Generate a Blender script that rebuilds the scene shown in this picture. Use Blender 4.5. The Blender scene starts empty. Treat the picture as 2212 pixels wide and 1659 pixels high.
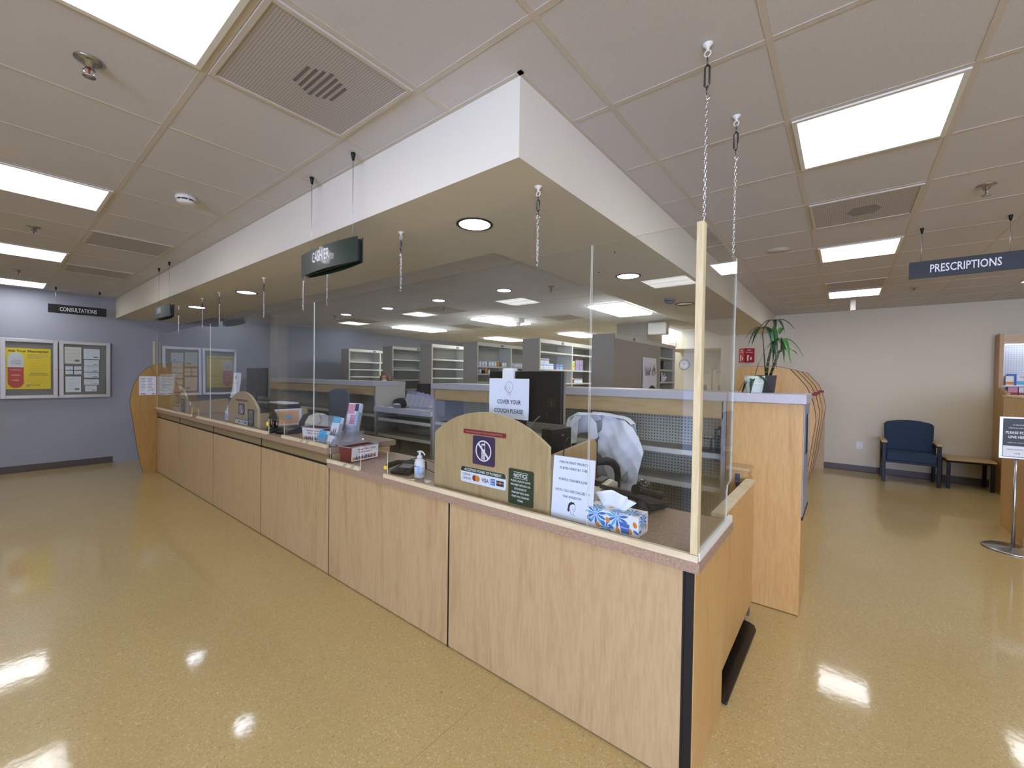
import bpy, bmesh, math, random
from mathutils import Vector, Matrix
PI = math.pi
R = math.radians
random.seed(7)
C = bpy.context.scene.collection
SC = bpy.context.scene
# ---------------------------------------------------------------- camera (image taken as 2212 x 1659)
YAW, PITCH, ROLL, FPX = R(38.56), R(-0.97), R(0.81), 903.0
fw = Vector((math.cos(YAW)*math.cos(PITCH), math.sin(YAW)*math.cos(PITCH), math.sin(PITCH)))
r0 = Vector((math.sin(YAW), -math.cos(YAW), 0)); u0 = r0.cross(fw)
rr = r0*math.cos(ROLL) + u0*math.sin(ROLL); uu = u0*math.cos(ROLL) - r0*math.sin(ROLL)
cam = bpy.data.cameras.new('camera'); camo = bpy.data.objects.new('camera', cam); C.objects.link(camo)
M = Matrix((rr, uu, -fw)).transposed().to_4x4(); M.translation = Vector((0, 0, 1.525)); camo.matrix_world = M
cam.sensor_width = 36.0; cam.lens = 36.0*FPX/2212.0; cam.clip_start = 0.05; cam.clip_end = 60
SC.camera = camo
# ---------------------------------------------------------------- world, exposure
W = bpy.data.worlds.new('world'); SC.world = W; W.use_nodes = True
W.node_tree.nodes['Background'].inputs[0].default_value = (0.55, 0.68, 1.0, 1)
W.node_tree.nodes['Background'].inputs[1].default_value = 0.6
SC.view_settings.view_transform = 'Standard'; SC.view_settings.look = 'None'
SC.view_settings.gamma = 1.0; SC.view_settings.use_curve_mapping = False
SC.view_settings.exposure = 0.77
try:
    SC.cycles.transparent_max_bounces = 16; SC.cycles.max_bounces = 7; SC.cycles.diffuse_bounces = 4; SC.cycles.glossy_bounces = 3
    SC.cycles.adaptive_threshold = 0.03; SC.cycles.caustics_reflective = False; SC.cycles.caustics_refractive = False
except Exception: pass
LAMP = 6.6        # radiance of the ceiling diffusers
CAN = 19.0         # radiance of the recessed cans
DAY = 20.0         # radiance of the daylit blinds

# ---------------------------------------------------------------- materials
def s2l(c):
    return tuple(((x/255.0)/12.92 if x/255.0 <= 0.04045 else ((x/255.0+0.055)/1.055)**2.4) for x in c)
MATS = {}
def mat(name, col, rough=0.5, metal=0.0, coat=0.0, emit=None, es=0.0, spec=0.5, alpha=1.0, noise=None, bump=None, trans=0.0):
    """plain or softly mottled surface; col is an 8-bit sRGB triple"""
    m = bpy.data.materials.new(name); m.use_nodes = True; nt = m.node_tree; b = nt.nodes['Principled BSDF']
    c = s2l(col); b.inputs['Base Color'].default_value = (*c, 1)
    b.inputs['Roughness'].default_value = rough; b.inputs['Metallic'].default_value = metal
    b.inputs['Coat Weight'].default_value = coat; b.inputs['Specular IOR Level'].default_value = spec
    b.inputs['Alpha'].default_value = alpha; b.inputs['Transmission Weight'].default_value = trans
    if emit: b.inputs['Emission Color'].default_value = (*s2l(emit), 1); b.inputs['Emission Strength'].default_value = es
    geo = None
    if noise or bump: geo = nt.nodes.new('ShaderNodeNewGeometry')
    if noise:      # (scale vec, amount, second colour)
        sc, lo, hi, col2 = noise
        mp = nt.nodes.new('ShaderNodeMapping'); mp.inputs['Scale'].default_value = sc
        nt.links.new(geo.outputs['Position'], mp.inputs['Vector'])
        n = nt.nodes.new('ShaderNodeTexNoise'); n.inputs['Scale'].default_value = 1.0; n.inputs['Detail'].default_value = 4
        nt.links.new(mp.outputs[0], n.inputs['Vector'])
        mr = nt.nodes.new('ShaderNodeMapRange'); mr.inputs[1].default_value = lo; mr.inputs[2].default_value = hi
        nt.links.new(n.outputs['Fac'], mr.inputs[0])
        mx = nt.nodes.new('ShaderNodeMix'); mx.data_type = 'RGBA'
        mx.inputs[6].default_value = (*c, 1); mx.inputs[7].default_value = (*s2l(col2), 1)
        nt.links.new(mr.outputs[0], mx.inputs[0]); nt.links.new(mx.outputs[2], b.inputs['Base Color'])
    if bump:       # (scale, strength, distance)
        n2 = nt.nodes.new('ShaderNodeTexNoise'); n2.inputs['Scale'].default_value = bump[0]; n2.inputs['Detail'].default_value = 3
        nt.links.new(geo.outputs['Position'], n2.inputs['Vector'])
        bp = nt.nodes.new('ShaderNodeBump'); bp.inputs['Strength'].default_value = bump[1]; bp.inputs['Distance'].default_value = bump[2]
        nt.links.new(n2.outputs['Fac'], bp.inputs['Height']); nt.links.new(bp.outputs[0], b.inputs['Normal'])
    MATS[name] = m
    return m
def glassy(name, tint=(251, 253, 252), ior=1.45, opacity=0.0, rough=0.0, wob=0.0, milk=(220, 225, 230)):
    """clear sheet: fresnel mix of transparent and glossy, optional milky share"""
    m = bpy.data.materials.new(name); m.use_nodes = True; nt = m.node_tree; nt.nodes.clear()
    out = nt.nodes.new('ShaderNodeOutputMaterial'); tr = nt.nodes.new('ShaderNodeBsdfTransparent'); gl = nt.nodes.new('ShaderNodeBsdfGlossy')
    tr.inputs[0].default_value = (*s2l(tint), 1); gl.inputs['Roughness'].default_value = rough
    fr = nt.nodes.new('ShaderNodeFresnel'); fr.inputs['IOR'].default_value = ior
    gb = nt.nodes.new('ShaderNodeNewGeometry'); mi = nt.nodes.new('ShaderNodeMapRange'); mi.inputs[3].default_value = ior; mi.inputs[4].default_value = 1/ior
    nt.links.new(gb.outputs['Backfacing'], mi.inputs[0]); nt.links.new(mi.outputs[0], fr.inputs['IOR'])     # thin sheet: no inner total reflection
    mx = nt.nodes.new('ShaderNodeMixShader'); nt.links.new(fr.outputs[0], mx.inputs[0]); nt.links.new(tr.outputs[0], mx.inputs[1]); nt.links.new(gl.outputs[0], mx.inputs[2])
    if wob:
        geo = nt.nodes.new('ShaderNodeNewGeometry'); n = nt.nodes.new('ShaderNodeTexNoise'); n.inputs['Scale'].default_value = 1.1; n.inputs['Detail'].default_value = 0
        bp = nt.nodes.new('ShaderNodeBump'); bp.inputs['Strength'].default_value = 1.0; bp.inputs['Distance'].default_value = wob
        nt.links.new(geo.outputs['Position'], n.inputs['Vector']); nt.links.new(n.outputs['Fac'], bp.inputs['Height'])
        nt.links.new(bp.outputs[0], gl.inputs['Normal'])
    last = mx
    if opacity > 0:
        df = nt.nodes.new('ShaderNodeBsdfDiffuse'); df.inputs[0].default_value = (*s2l(milk), 1)
        m2 = nt.nodes.new('ShaderNodeMixShader'); m2.inputs[0].default_value = opacity
        nt.links.new(mx.outputs[0], m2.inputs[1]); nt.links.new(df.outputs[0], m2.inputs[2]); last = m2
    nt.links.new(last.outputs[0], out.inputs[0]); MATS[name] = m
    return m
def wood(name, c1, c2, axis='z', rough=0.42, coat=0.15):
    """maple laminate: fine pores and slow cathedral figure stretched along one axis"""
    m = bpy.data.materials.new(name); m.use_nodes = True; nt = m.node_tree; b = nt.nodes['Principled BSDF']
    geo = nt.nodes.new('ShaderNodeNewGeometry')
    st = {'z': (1, 1, .12), 'y': (1, .12, 1), 'x': (.12, 1, 1)}[axis]
    def noise(sc, det, dist=0.0):
        mp = nt.nodes.new('ShaderNodeMapping'); mp.inputs['Scale'].default_value = tuple(sc*s for s in st)
        nt.links.new(geo.outputs['Position'], mp.inputs['Vector'])
        n = nt.nodes.new('ShaderNodeTexNoise'); n.inputs['Scale'].default_value = 1; n.inputs['Detail'].default_value = det; n.inputs['Distortion'].default_value = dist
        nt.links.new(mp.outputs[0], n.inputs['Vector']); return n
    a = noise(7, 3, 1.2); f = noise(90, 2)
    ring = nt.nodes.new('ShaderNodeMath'); ring.operation = 'MULTIPLY'; ring.inputs[1].default_value = 9
    nt.links.new(a.outputs['Fac'], ring.inputs[0])
    sn = nt.nodes.new('ShaderNodeMath'); sn.operation = 'SINE'; nt.links.new(ring.outputs[0], sn.inputs[0])
    mr = nt.nodes.new('ShaderNodeMapRange'); mr.inputs[1].default_value = -1; mr.inputs[2].default_value = 1; mr.inputs[3].default_value = 0.0; mr.inputs[4].default_value = 0.85
    nt.links.new(sn.outputs[0], mr.inputs[0])
    mf = nt.nodes.new('ShaderNodeMapRange'); mf.inputs[1].default_value = .3; mf.inputs[2].default_value = .7; mf.inputs[3].default_value = -0.1; mf.inputs[4].default_value = 0.4
    nt.links.new(f.outputs['Fac'], mf.inputs[0])
    ad = nt.nodes.new('ShaderNodeMath'); ad.operation = 'ADD'; nt.links.new(mr.outputs[0], ad.inputs[0]); nt.links.new(mf.outputs[0], ad.inputs[1]); ad.use_clamp = True
    mx = nt.nodes.new('ShaderNodeMix'); mx.data_type = 'RGBA'; mx.inputs[6].default_value = (*s2l(c1), 1); mx.inputs[7].default_value = (*s2l(c2), 1)
    nt.links.new(ad.outputs[0], mx.inputs[0]); nt.links.new(mx.outputs[2], b.inputs['Base Color'])
    b.inputs['Roughness'].default_value = rough; b.inputs['Coat Weight'].default_value = coat; b.inputs['Coat Roughness'].default_value = 0.3
    MATS[name] = m
    return m
def dots(name, col, hole, pitch, rad, ax=('Y', 'Z'), rough=.5, metal=0.0, emit=0.0):
    """perforated sheet: round holes on a square pitch"""
    m = bpy.data.materials.new(name); m.use_nodes = True; nt = m.node_tree; b = nt.nodes['Principled BSDF']
    geo = nt.nodes.new('ShaderNodeNewGeometry'); sp = nt.nodes.new('ShaderNodeSeparateXYZ'); nt.links.new(geo.outputs['Position'], sp.inputs[0])
    sq = []
    for a in ax:
        q = sp.outputs[a]
        for op, v in (('DIVIDE', pitch), ('FRACT', 0), ('SUBTRACT', .5)):
            n = nt.nodes.new('ShaderNodeMath'); n.operation = op; nt.links.new(q, n.inputs[0]); n.inputs[1].default_value = v; q = n.outputs[0]
        n = nt.nodes.new('ShaderNodeMath'); n.operation = 'POWER'; nt.links.new(q, n.inputs[0]); n.inputs[1].default_value = 2; sq.append(n.outputs[0])
    # POWER of a negative base with an even exponent is fine
    ad = nt.nodes.new('ShaderNodeMath'); ad.operation = 'ADD'; nt.links.new(sq[0], ad.inputs[0]); nt.links.new(sq[1], ad.inputs[1])
    lt = nt.nodes.new('ShaderNodeMath'); lt.operation = 'LESS_THAN'; nt.links.new(ad.outputs[0], lt.inputs[0]); lt.inputs[1].default_value = (rad/pitch)**2
    mx = nt.nodes.new('ShaderNodeMix'); mx.data_type = 'RGBA'; mx.inputs[6].default_value = (*s2l(col), 1); mx.inputs[7].default_value = (*s2l(hole), 1)
    nt.links.new(lt.outputs[0], mx.inputs[0]); nt.links.new(mx.outputs[2], b.inputs['Base Color'])
    b.inputs['Roughness'].default_value = rough; b.inputs['Metallic'].default_value = metal
    MATS[name] = m
    return m
def lampmat(name, axis, c0, pitch, strength, col=(247, 248, 252)):
    """lens over tubes: emission strongest under each tube"""
    m = bpy.data.materials.new(name); m.use_nodes = True; nt = m.node_tree; b = nt.nodes['Principled BSDF']
    b.inputs['Base Color'].default_value = (.8, .8, .82, 1); b.inputs['Roughness'].default_value = .4
    geo = nt.nodes.new('ShaderNodeNewGeometry'); sp = nt.nodes.new('ShaderNodeSeparateXYZ'); nt.links.new(geo.outputs['Position'], sp.inputs[0])
    q = sp.outputs[axis]
    for op, v in (('SUBTRACT', c0), ('MULTIPLY', 2*PI/pitch), ('COSINE', 0)):
        n = nt.nodes.new('ShaderNodeMath'); n.operation = op; nt.links.new(q, n.inputs[0]); n.inputs[1].default_value = v; q = n.outputs[0]
    mr = nt.nodes.new('ShaderNodeMapRange'); mr.inputs[1].default_value = -1; mr.inputs[2].default_value = 1; mr.inputs[3].default_value = .82*strength; mr.inputs[4].default_value = 1.2*strength
    nt.links.new(q, mr.inputs[0]); nt.links.new(mr.outputs[0], b.inputs['Emission Strength']); b.inputs['Emission Color'].default_value = (*s2l(col), 1)
    MATS[name] = m
    return m

wood('maple', (190, 163, 121), (168, 137, 94)); wood('maple_y', (194, 166, 122), (174, 142, 96), 'y'); wood('maple_x', (194, 166, 122), (174, 142, 96), 'x'); wood('maple_less_daylight', (202, 162, 100), (180, 134, 74)); wood('maple_edge', (212, 180, 124), (192, 158, 102))  # the orange copy puts the weaker daylight on the right into its colour
wood('maple_dark', (180, 140, 76), (156, 114, 54)); wood('pine', (222, 208, 176), (204, 184, 142), 'y', .6, 0); wood('pine_z', (216, 200, 158), (182, 156, 108), 'z', .6, 0)
mat('fascia', (134, 116, 80), .5)  # darker olive than the maple: the overhang's shade put into the colour
mat('black_gap', (14, 11, 10), .6)
mat('laminate', (174, 148, 126), .45, noise=((130, 130, 130), .36, .66, (144, 116, 96)), coat=.1)
mat('laminate_edge', (158, 140, 132), .5, noise=((70, 70, 70), .38, .62, (134, 116, 112)))
mat('grey_cap', (192, 188, 192), .45, noise=((120, 120, 120), .4, .65, (180, 176, 180)))
mat('wall_cream', (214, 205, 184), .85); mat('wall_blue', (158, 162, 174), .85)
mat('soffit', (222, 216, 200), .85)
mat('tile', (206, 203, 204), .95, noise=((220, 220, 220), .45, .75, (190, 188, 192)), bump=(300, .12, .002))
mat('tgrid', (200, 192, 182), .7); mat('tgrid_lightened', (216, 212, 208), .8)  # second grid tone goes with the lightened pharmacy tile
mat('baseboard', (88, 78, 74), .45)
mat('black', (12, 12, 13), .45, spec=.3); mat('black_gloss', (14, 13, 16), .12, coat=.6); mat('dark_grey', (44, 45, 50), .55, spec=.35); mat('mid_grey', (120, 122, 126), .55)
mat('shelf_grey', (158, 152, 142), .5); mat('shelf_white', (206, 204, 194), .45); mat('shelf_back', (172, 170, 160), .5); mat('tray_rim', (196, 198, 204), .4); mat('tile_lightened', (222, 224, 234), .95, bump=(300, .12, .002)); mat('beige_panel', (196, 188, 176), .6); mat('grey_metal', (150, 154, 168), .45, .2); mat('steel', (176, 176, 178), .28, 1.0); mat('chrome', (215, 215, 220), .08, 1.0)  # the pharmacy tile is the ceiling tile lightened and blued for missing bounce light
mat('seam', (156, 132, 88), .5); mat('dark_metal', (92, 92, 90), .35, .9); mat('white', (236, 236, 238), .5); mat('paper', (232, 234, 246), .7); mat('off_white', (222, 220, 212), .55); mat('cream_plastic', (212, 206, 190), .45)
mat('ink', (24, 26, 42), .6); mat('ink_soft', (120, 122, 130), .7); mat('red', (150, 40, 32), .45); mat('red_body', (122, 26, 34), .35, coat=.4); mat('red_text', (186, 24, 40), .5)
mat('sign_green', (28, 46, 40), .4, coat=.2); mat('sign_face', (34, 50, 46), .35, coat=.2); mat('sign_dark', (22, 24, 26), .5)
mat('purple', (62, 44, 82), .4); mat('notice_green', (34, 58, 40), .45); mat('maroon', (132, 36, 34), .5)
mat('yellow', (246, 214, 16), .6); mat('pill_white', (216, 222, 236), .6); mat('pill_red', (196, 52, 34), .55)
mat('alu', (196, 196, 200), .38, .7); mat('board_grey', (128, 126, 124), .8)
mat('chair_blue', (46, 66, 92), .85, noise=((120, 120, 120), .35, .65, (36, 54, 78))); mat('cloth_white', (232, 232, 238), .85); mat('mesh_grey', (96, 100, 112), .8)
mat('blue', (56, 110, 190), .5); mat('sky_blue', (84, 176, 226), .5); mat('pale_blue', (150, 190, 232), .5); mat('orange', (226, 140, 50), .5); mat('lilac', (168, 160, 200), .55); mat('pink', (214, 150, 176), .55); mat('acid', (214, 216, 90), .5)
mat('leaf', (34, 62, 36), .4, coat=.2); mat('leaf_bright', (52, 112, 44), .4, coat=.2); mat('stem', (58, 62, 40), .5); mat('stem_band', (150, 150, 120), .6); mat('pot_white', (206, 218, 204), .35); mat('pot_dark', (46, 30, 30), .5); mat('soil', (40, 30, 24), .9)
mat('skin', (214, 160, 134), .5); mat('hair', (92, 64, 46), .6, noise=((90, 90, 20), .35, .65, (140, 104, 76))); mat('shirt', (70, 78, 104), .8)
mat('rubber', (20, 18, 18), .3, noise=((14, 14, 14), .66, .72, (70, 66, 64)))
mat('exit_red', (220, 60, 50), .5, emit=(255, 90, 70), es=1.0); mat('can_dark', (70, 64, 58), .4, .6); mat('lockr', (206, 200, 176), .5); mat('brass', (190, 150, 60), .3, .8)
mat('can_lit', (230, 230, 240), .4, emit=(232, 238, 255), es=CAN); mat('blind', (226, 232, 245), .7, emit=(190, 208, 255), es=DAY); mat('blind_dim', (180, 190, 215), .7, emit=(170, 195, 255), es=1.6)
mat('ledbar', (240, 245, 255), .5, emit=(215, 232, 255), es=5.0)
mat('acr_edge', (228, 234, 222), .3, emit=None)
glassy('acrylic', wob=.0022); glassy('case_glass', ior=1.4); glassy('clear_plastic', opacity=.28, rough=.08, milk=(205, 200, 212)); glassy('lens_plastic', opacity=.1)
dots('peg', (176, 172, 156), (38, 36, 34), .0254, .0052); dots('peg_white', (226, 232, 240), (120, 130, 150), .0254, .004)
dots('vent', (188, 182, 180), (150, 145, 144), .011, .0036, ('X', 'Y'), .6)
mat('red_sign', (168, 28, 36), .45)
mat('notice_dark', (28, 38, 30), .4)
mat('peach', (238, 190, 150), .6)
mat('mesh_light', (150, 154, 160), .8)
mat('vent_dark', (112, 106, 106), .6)
# floor: tan speckled sheet vinyl, waxed
def floor_mat():
    m = bpy.data.materials.new('vinyl'); m.use_nodes = True; nt = m.node_tree; b = nt.nodes['Principled BSDF']; L = nt.links.new
    geo = nt.nodes.new('ShaderNodeNewGeometry')
    v = nt.nodes.new('ShaderNodeTexVoronoi'); v.inputs['Scale'].default_value = 170; L(geo.outputs['Position'], v.inputs['Vector'])
    sep = nt.nodes.new('ShaderNodeSeparateColor'); L(v.outputs['Color'], sep.inputs[0])
    cr = nt.nodes.new('ShaderNodeValToRGB'); L(sep.outputs[0], cr.inputs[0]); e = cr.color_ramp.elements
    e[0].position = 0; e[0].color = (*s2l((166, 143, 98)), 1); e[1].position = .08; e[1].color = (*s2l((192, 169, 110)), 1)
    for p, c in ((.85, (197, 173, 114)), (.93, (206, 186, 136)), (1, (216, 200, 158))):
        x = e.new(p); x.color = (*s2l(c), 1)
    n = nt.nodes.new('ShaderNodeTexNoise'); n.inputs['Scale'].default_value = 1.3; n.inputs['Detail'].default_value = 5; L(geo.outputs['Position'], n.inputs['Vector'])
    mr = nt.nodes.new('ShaderNodeMapRange'); mr.inputs[1].default_value = .35; mr.inputs[2].default_value = .7; mr.inputs[3].default_value = 0; mr.inputs[4].default_value = .35; L(n.outputs['Fac'], mr.inputs[0])
    mx = nt.nodes.new('ShaderNodeMix'); mx.data_type = 'RGBA'; L(mr.outputs[0], mx.inputs[0]); L(cr.outputs[0], mx.inputs[6]); mx.inputs[7].default_value = (*s2l((182, 157, 104)), 1)
    L(mx.outputs[2], b.inputs['Base Color'])
    b.inputs['Roughness'].default_value = .35; b.inputs['Specular IOR Level'].default_value = .25; b.inputs['Coat Weight'].default_value = .85; b.inputs['Coat Roughness'].default_value = .075
    n2 = nt.nodes.new('ShaderNodeTexNoise'); n2.inputs['Scale'].default_value = 16; n2.inputs['Detail'].default_value = 2; L(geo.outputs['Position'], n2.inputs['Vector'])
    bp = nt.nodes.new('ShaderNodeBump'); bp.inputs['Strength'].default_value = .22; bp.inputs['Distance'].default_value = .0015; L(n2.outputs['Fac'], bp.inputs['Height'])
    L(bp.outputs[0], b.inputs['Normal']); L(bp.outputs[0], b.inputs['Coat Normal']); MATS['vinyl'] = m
floor_mat()

# ---------------------------------------------------------------- mesh builder
class Fr:
    """a flat frame in space: origin, right and up; n points to the reader"""
    def __init__(s, o, r, u): s.o = Vector(o); s.r = Vector(r).normalized(); s.u = Vector(u).normalized(); s.n = s.r.cross(s.u)
    def p(s, x, y, z=0.0): return s.o + s.r*x + s.u*y + s.n*z
class MB:
    def __init__(s): s.bm = bmesh.new(); s.mats = []; s.warp = None
    def mi(s, m):
        if m not in s.mats: s.mats.append(m)
        return s.mats.index(m)
    def face(s, pts, m):
        vs = [s.bm.verts.new(p) for p in pts]
        try: f = s.bm.faces.new(vs); f.material_index = s.mi(m); return f
        except Exception: return None
    def box(s, x0, y0, z0, x1, y1, z1, m):
        x0, x1 = sorted((x0, x1)); y0, y1 = sorted((y0, y1)); z0, z1 = sorted((z0, z1))
        v = [s.bm.verts.new(p) for p in ((x0,y0,z0),(x1,y0,z0),(x1,y1,z0),(x0,y1,z0),(x0,y0,z1),(x1,y0,z1),(x1,y1,z1),(x0,y1,z1))]
        k = s.mi(m)
        for q in ((3,2,1,0),(4,5,6,7),(0,1,5,4),(1,2,6,5),(2,3,7,6),(3,0,4,7)):
            f = s.bm.faces.new([v[i] for i in q]); f.material_index = k
        return s
    def fbox(s, fr, x0, y0, z0, x1, y1, z1, m):
        n0 = len(s.bm.verts); s.box(x0, y0, z0, x1, y1, z1, m); s.bm.verts.ensure_lookup_table()
        for v in s.bm.verts[n0:]: v.co = fr.p(*v.co)
        return s
    def prism(s, pts, axis, a, b, m, side=None):
        def P(q, t): return {'x': (t, q[0], q[1]), 'y': (q[0], t, q[1]), 'z': (q[0], q[1], t)}[axis]
        k = s.mi(m); ks = s.mi(side or m)
        A = [s.bm.verts.new(P(q, a)) for q in pts]; B = [s.bm.verts.new(P(q, b)) for q in pts]
        f1 = s.bm.faces.new(A); f2 = s.bm.faces.new(B[::-1]); f1.material_index = f2.material_index = k; n = len(pts); fs = [f1, f2]
        for i in range(n):
            f = s.bm.faces.new((A[(i+1) % n], A[i], B[i], B[(i+1) % n])); f.material_index = ks; fs.append(f)
        bmesh.ops.recalc_face_normals(s.bm, faces=fs)
        bmesh.ops.triangulate(s.bm, faces=[f1, f2])
        return s
    def fpoly(s, fr, pts, z, m, t=0.0):
        if t <= 0: s.face([fr.p(x, y, z) for x, y in pts], m); return s
        n0 = len(s.bm.verts); s.prism(pts, 'z', z, z+t, m); s.bm.verts.ensure_lookup_table()
        for v in s.bm.verts[n0:]: v.co = fr.p(*v.co)
        return s
    def tube(s, pts, r, m, seg=8, closed=False):
        pts = [Vector(p) for p in pts]; n = len(pts); rs = r if isinstance(r, (list, tuple)) else [r]*n; rings = []; k = s.mi(m); prev = None
        for i in range(n):
            if closed: t = pts[(i+1) % n]-pts[i-1]
            else: t = pts[min(i+1, n-1)]-pts[max(i-1, 0)]
            t.normalize()
            a = prev if prev is not None else (Vector((0, 0, 1)) if abs(t.z) < .9 else Vector((1, 0, 0)))
            x = (a - t*a.dot(t))
            if x.length < 1e-5: x = t.orthogonal()
            x.normalize(); y = t.cross(x); prev = x
            rings.append([s.bm.verts.new(pts[i] + (x*math.cos(2*PI*j/seg) + y*math.sin(2*PI*j/seg))*rs[i]) for j in range(seg)])
        fs = []
        for i in range(n if closed else n-1):
            a, b = rings[i], rings[(i+1) % n]
            for j in range(seg):
                f = s.bm.faces.new((a[j], a[(j+1) % seg], b[(j+1) % seg], b[j])); f.material_index = k; f.smooth = True; fs.append(f)
        if not closed:
            for q in (rings[0][::-1], rings[-1]):
                f = s.bm.faces.new(q); f.material_index = k; fs.append(f)
        return s
    def lathe(s, prof, c, m, seg=24, sx=1.0, sy=1.0, smooth=True):
        rings = []; k = s.mi(m)
        for r, z in prof:
            rings.append([s.bm.verts.new((c[0]+sx*r*math.cos(2*PI*j/seg), c[1]+sy*r*math.sin(2*PI*j/seg), c[2]+z)) for j in range(seg)])
        for i in range(len(prof)-1):
            a, b = rings[i], rings[i+1]
            for j in range(seg):
                f = s.bm.faces.new((a[j], a[(j+1) % seg], b[(j+1) % seg], b[j])); f.material_index = k; f.smooth = smooth
        for q in (rings[0][::-1], rings[-1]):
            f = s.bm.faces.new(q); f.material_index = k
        return s
    def cyl(s, p0, p1, r, m, seg=16): return s.tube([p0, p1], r, m, seg)
    def grid(s, fn, nu, nv, m, smooth=True):
        k = s.mi(m); v = [[s.bm.verts.new(fn(i/nu, j/nv)) for i in range(nu+1)] for j in range(nv+1)]
        for j in range(nv):
            for i in range(nu):
                f = s.bm.faces.new((v[j][i], v[j][i+1], v[j+1][i+1], v[j+1][i])); f.material_index = k; f.smooth = smooth
        return s
    def text(s, fr, body, cx, cy, h, m, width=None, z=.0008, align='CENTER', bold=0.0, warp=None):
        cu = bpy.data.curves.new('t', 'FONT'); cu.body = body; cu.size = 1.0; cu.align_x = 'LEFT'; cu.resolution_u = 2; cu.offset = bold
        o = bpy.data.objects.new('t', cu); C.objects.link(o); bpy.context.view_layer.update()
        me = bpy.data.meshes.new_from_object(o.evaluated_get(bpy.context.evaluated_depsgraph_get()))
        bpy.data.objects.remove(o); bpy.data.curves.remove(cu)
        if not me.vertices: return s
        x0 = min(v.co.x for v in me.vertices); x1 = max(v.co.x for v in me.vertices)
        sy = h/.72; sx = sy if width is None else width/(x1-x0)
        ox = {'CENTER': -(x0+x1)/2, 'LEFT': -x0, 'RIGHT': -x1}[align]
        k = s.mi(m); base = [s.bm.verts.new((0, 0, 0)) for _ in me.vertices]
        for v, q in zip(me.vertices, base):
            x = cx+(v.co.x+ox)*sx; y = cy+(v.co.y-.36)*sy
            q.co = warp(x, y, z) if warp else fr.p(x, y, z)
        for f in me.polygons:
            try: g = s.bm.faces.new([base[i] for i in f.vertices]); g.material_index = k
            except Exception: pass
        bpy.data.meshes.remove(me); return s
    def build(s, name, parent=None, bevel=0.0, seg=2, local=False, solid=0.0, sub=0, weld=False):
        if weld: bmesh.ops.remove_doubles(s.bm, verts=s.bm.verts, dist=1e-5)
        off = Vector((0, 0, 0))
        if not local:
            if parent is not None: off = wloc(parent)
            else:
                co = [v.co for v in s.bm.verts]
                off = Vector(((min(c.x for c in co)+max(c.x for c in co))/2, (min(c.y for c in co)+max(c.y for c in co))/2, min(c.z for c in co)))
            for v in s.bm.verts: v.co -= off
        me = bpy.data.meshes.new(name); s.bm.to_mesh(me); s.bm.free()
        for q in s.mats: me.materials.append(MATS[q])
        o = bpy.data.objects.new(name, me); C.objects.link(o)
        if parent is not None:
            o.parent = parent
        elif not local: o.location = off
        if solid: q = o.modifiers.new('solid', 'SOLIDIFY'); q.thickness = solid; q.offset = 0
        if bevel: q = o.modifiers.new('bevel', 'BEVEL'); q.width = bevel; q.segments = seg; q.limit_method = 'ANGLE'; q.angle_limit = R(40)
        if sub: q = o.modifiers.new('sub', 'SUBSURF'); q.levels = q.render_levels = sub
        return o
def wloc(o):
    v = Vector((0, 0, 0))
    while o is not None: v += o.location; o = o.parent
    return v
def tag(o, label=None, cat=None, group=None, kind=None):
    for k, v in (('label', label), ('category', cat), ('group', group), ('kind', kind)):
        if v: o[k] = v
    return o
def thing(name, label, cat, loc=(0, 0, 0), group=None):
    o = bpy.data.objects.new(name, None); C.objects.link(o); o.location = loc; o.empty_display_size = .05
    return tag(o, label, cat, group)
def struct(name, mb, **k): return tag(mb.build(name, **k), kind='structure')
def dup(root, loc, label, group=None, rz=None):
    def cp(o, par):
        c = o.copy(); C.objects.link(c); c.parent = par
        for ch in list(o.children):
            cp(ch, c)
        return c
    c = cp(root, None); c.location = loc; c['label'] = label
    if group: c['group'] = group
    if rz is not None: c.rotation_euler.z = rz
    return c
def FX(x, y, z): return Fr((x, y, z), (0, -1, 0), (0, 0, 1))    # plate facing -X
def FY(x, y, z): return Fr((x, y, z), (1, 0, 0), (0, 0, 1))     # plate facing -Y

# ================================================================ the room
ZC, ZS, ZI = 2.745, 2.415, 2.59          # main ceiling, soffit underside, pharmacy ceiling
XL, XR, XB, YN, YF = -4.6, 9.22, 11.0, -5.2, 9.6
SX, SY, IX, IY = 1.345, 1.053, 2.27, 1.98
b = MB(); b.face([(XL, YN, 0), (XB, YN, 0), (XB, YF, 0), (XL, YF, 0)], 'vinyl'); b.box(XL, 1.308, 0, 1.6, 1.3095, .0004, 'seam')     # with its welded seam
struct('floor', b, local=True)
def tiles(b, x0, x1, y0, y1, z, xs, ys, gx, gy, m='tile'):
    """lay-in tiles with the tee grid 6 mm below them"""
    b.face([(x0, y0, z), (x0, y1, z), (x1, y1, z), (x1, y0, z)], m)
    g, q = ('tgrid', .012) if m == 'tile' else ('tgrid_lightened', .007)
    k = math.ceil((x0-xs)/gx)
    while xs+k*gx < x1:
        x = xs+k*gx; b.box(x-q, y0, z-.0018, x+q, y1, z+.003, g); k += 1
    k = math.ceil((y0-ys)/gy)
    while ys+k*gy < y1:
        y = ys+k*gy; b.box(x0, y-q, z-.0016, x1, y+q, z+.003, g); k += 1
b = MB()
tiles(b, XL, SX, YN, YF, ZC, 1.15, .846, .6, .608); tiles(b, SX, XR, YN, SY, ZC, 1.15, .846, .6, .608)
b.box(SX-.02, SY-.02, ZC-.004, SX, YF, ZC, 'tgrid'); b.box(SX-.02, SY-.02, ZC-.004, XR, SY, ZC, 'tgrid')
struct('ceiling', b)
b = MB(); tiles(b, IX, XB, IY, YF, ZI, 3.688, 2.412, .594, .598, 'tile_lightened'); struct('ceiling_2', b)
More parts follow.
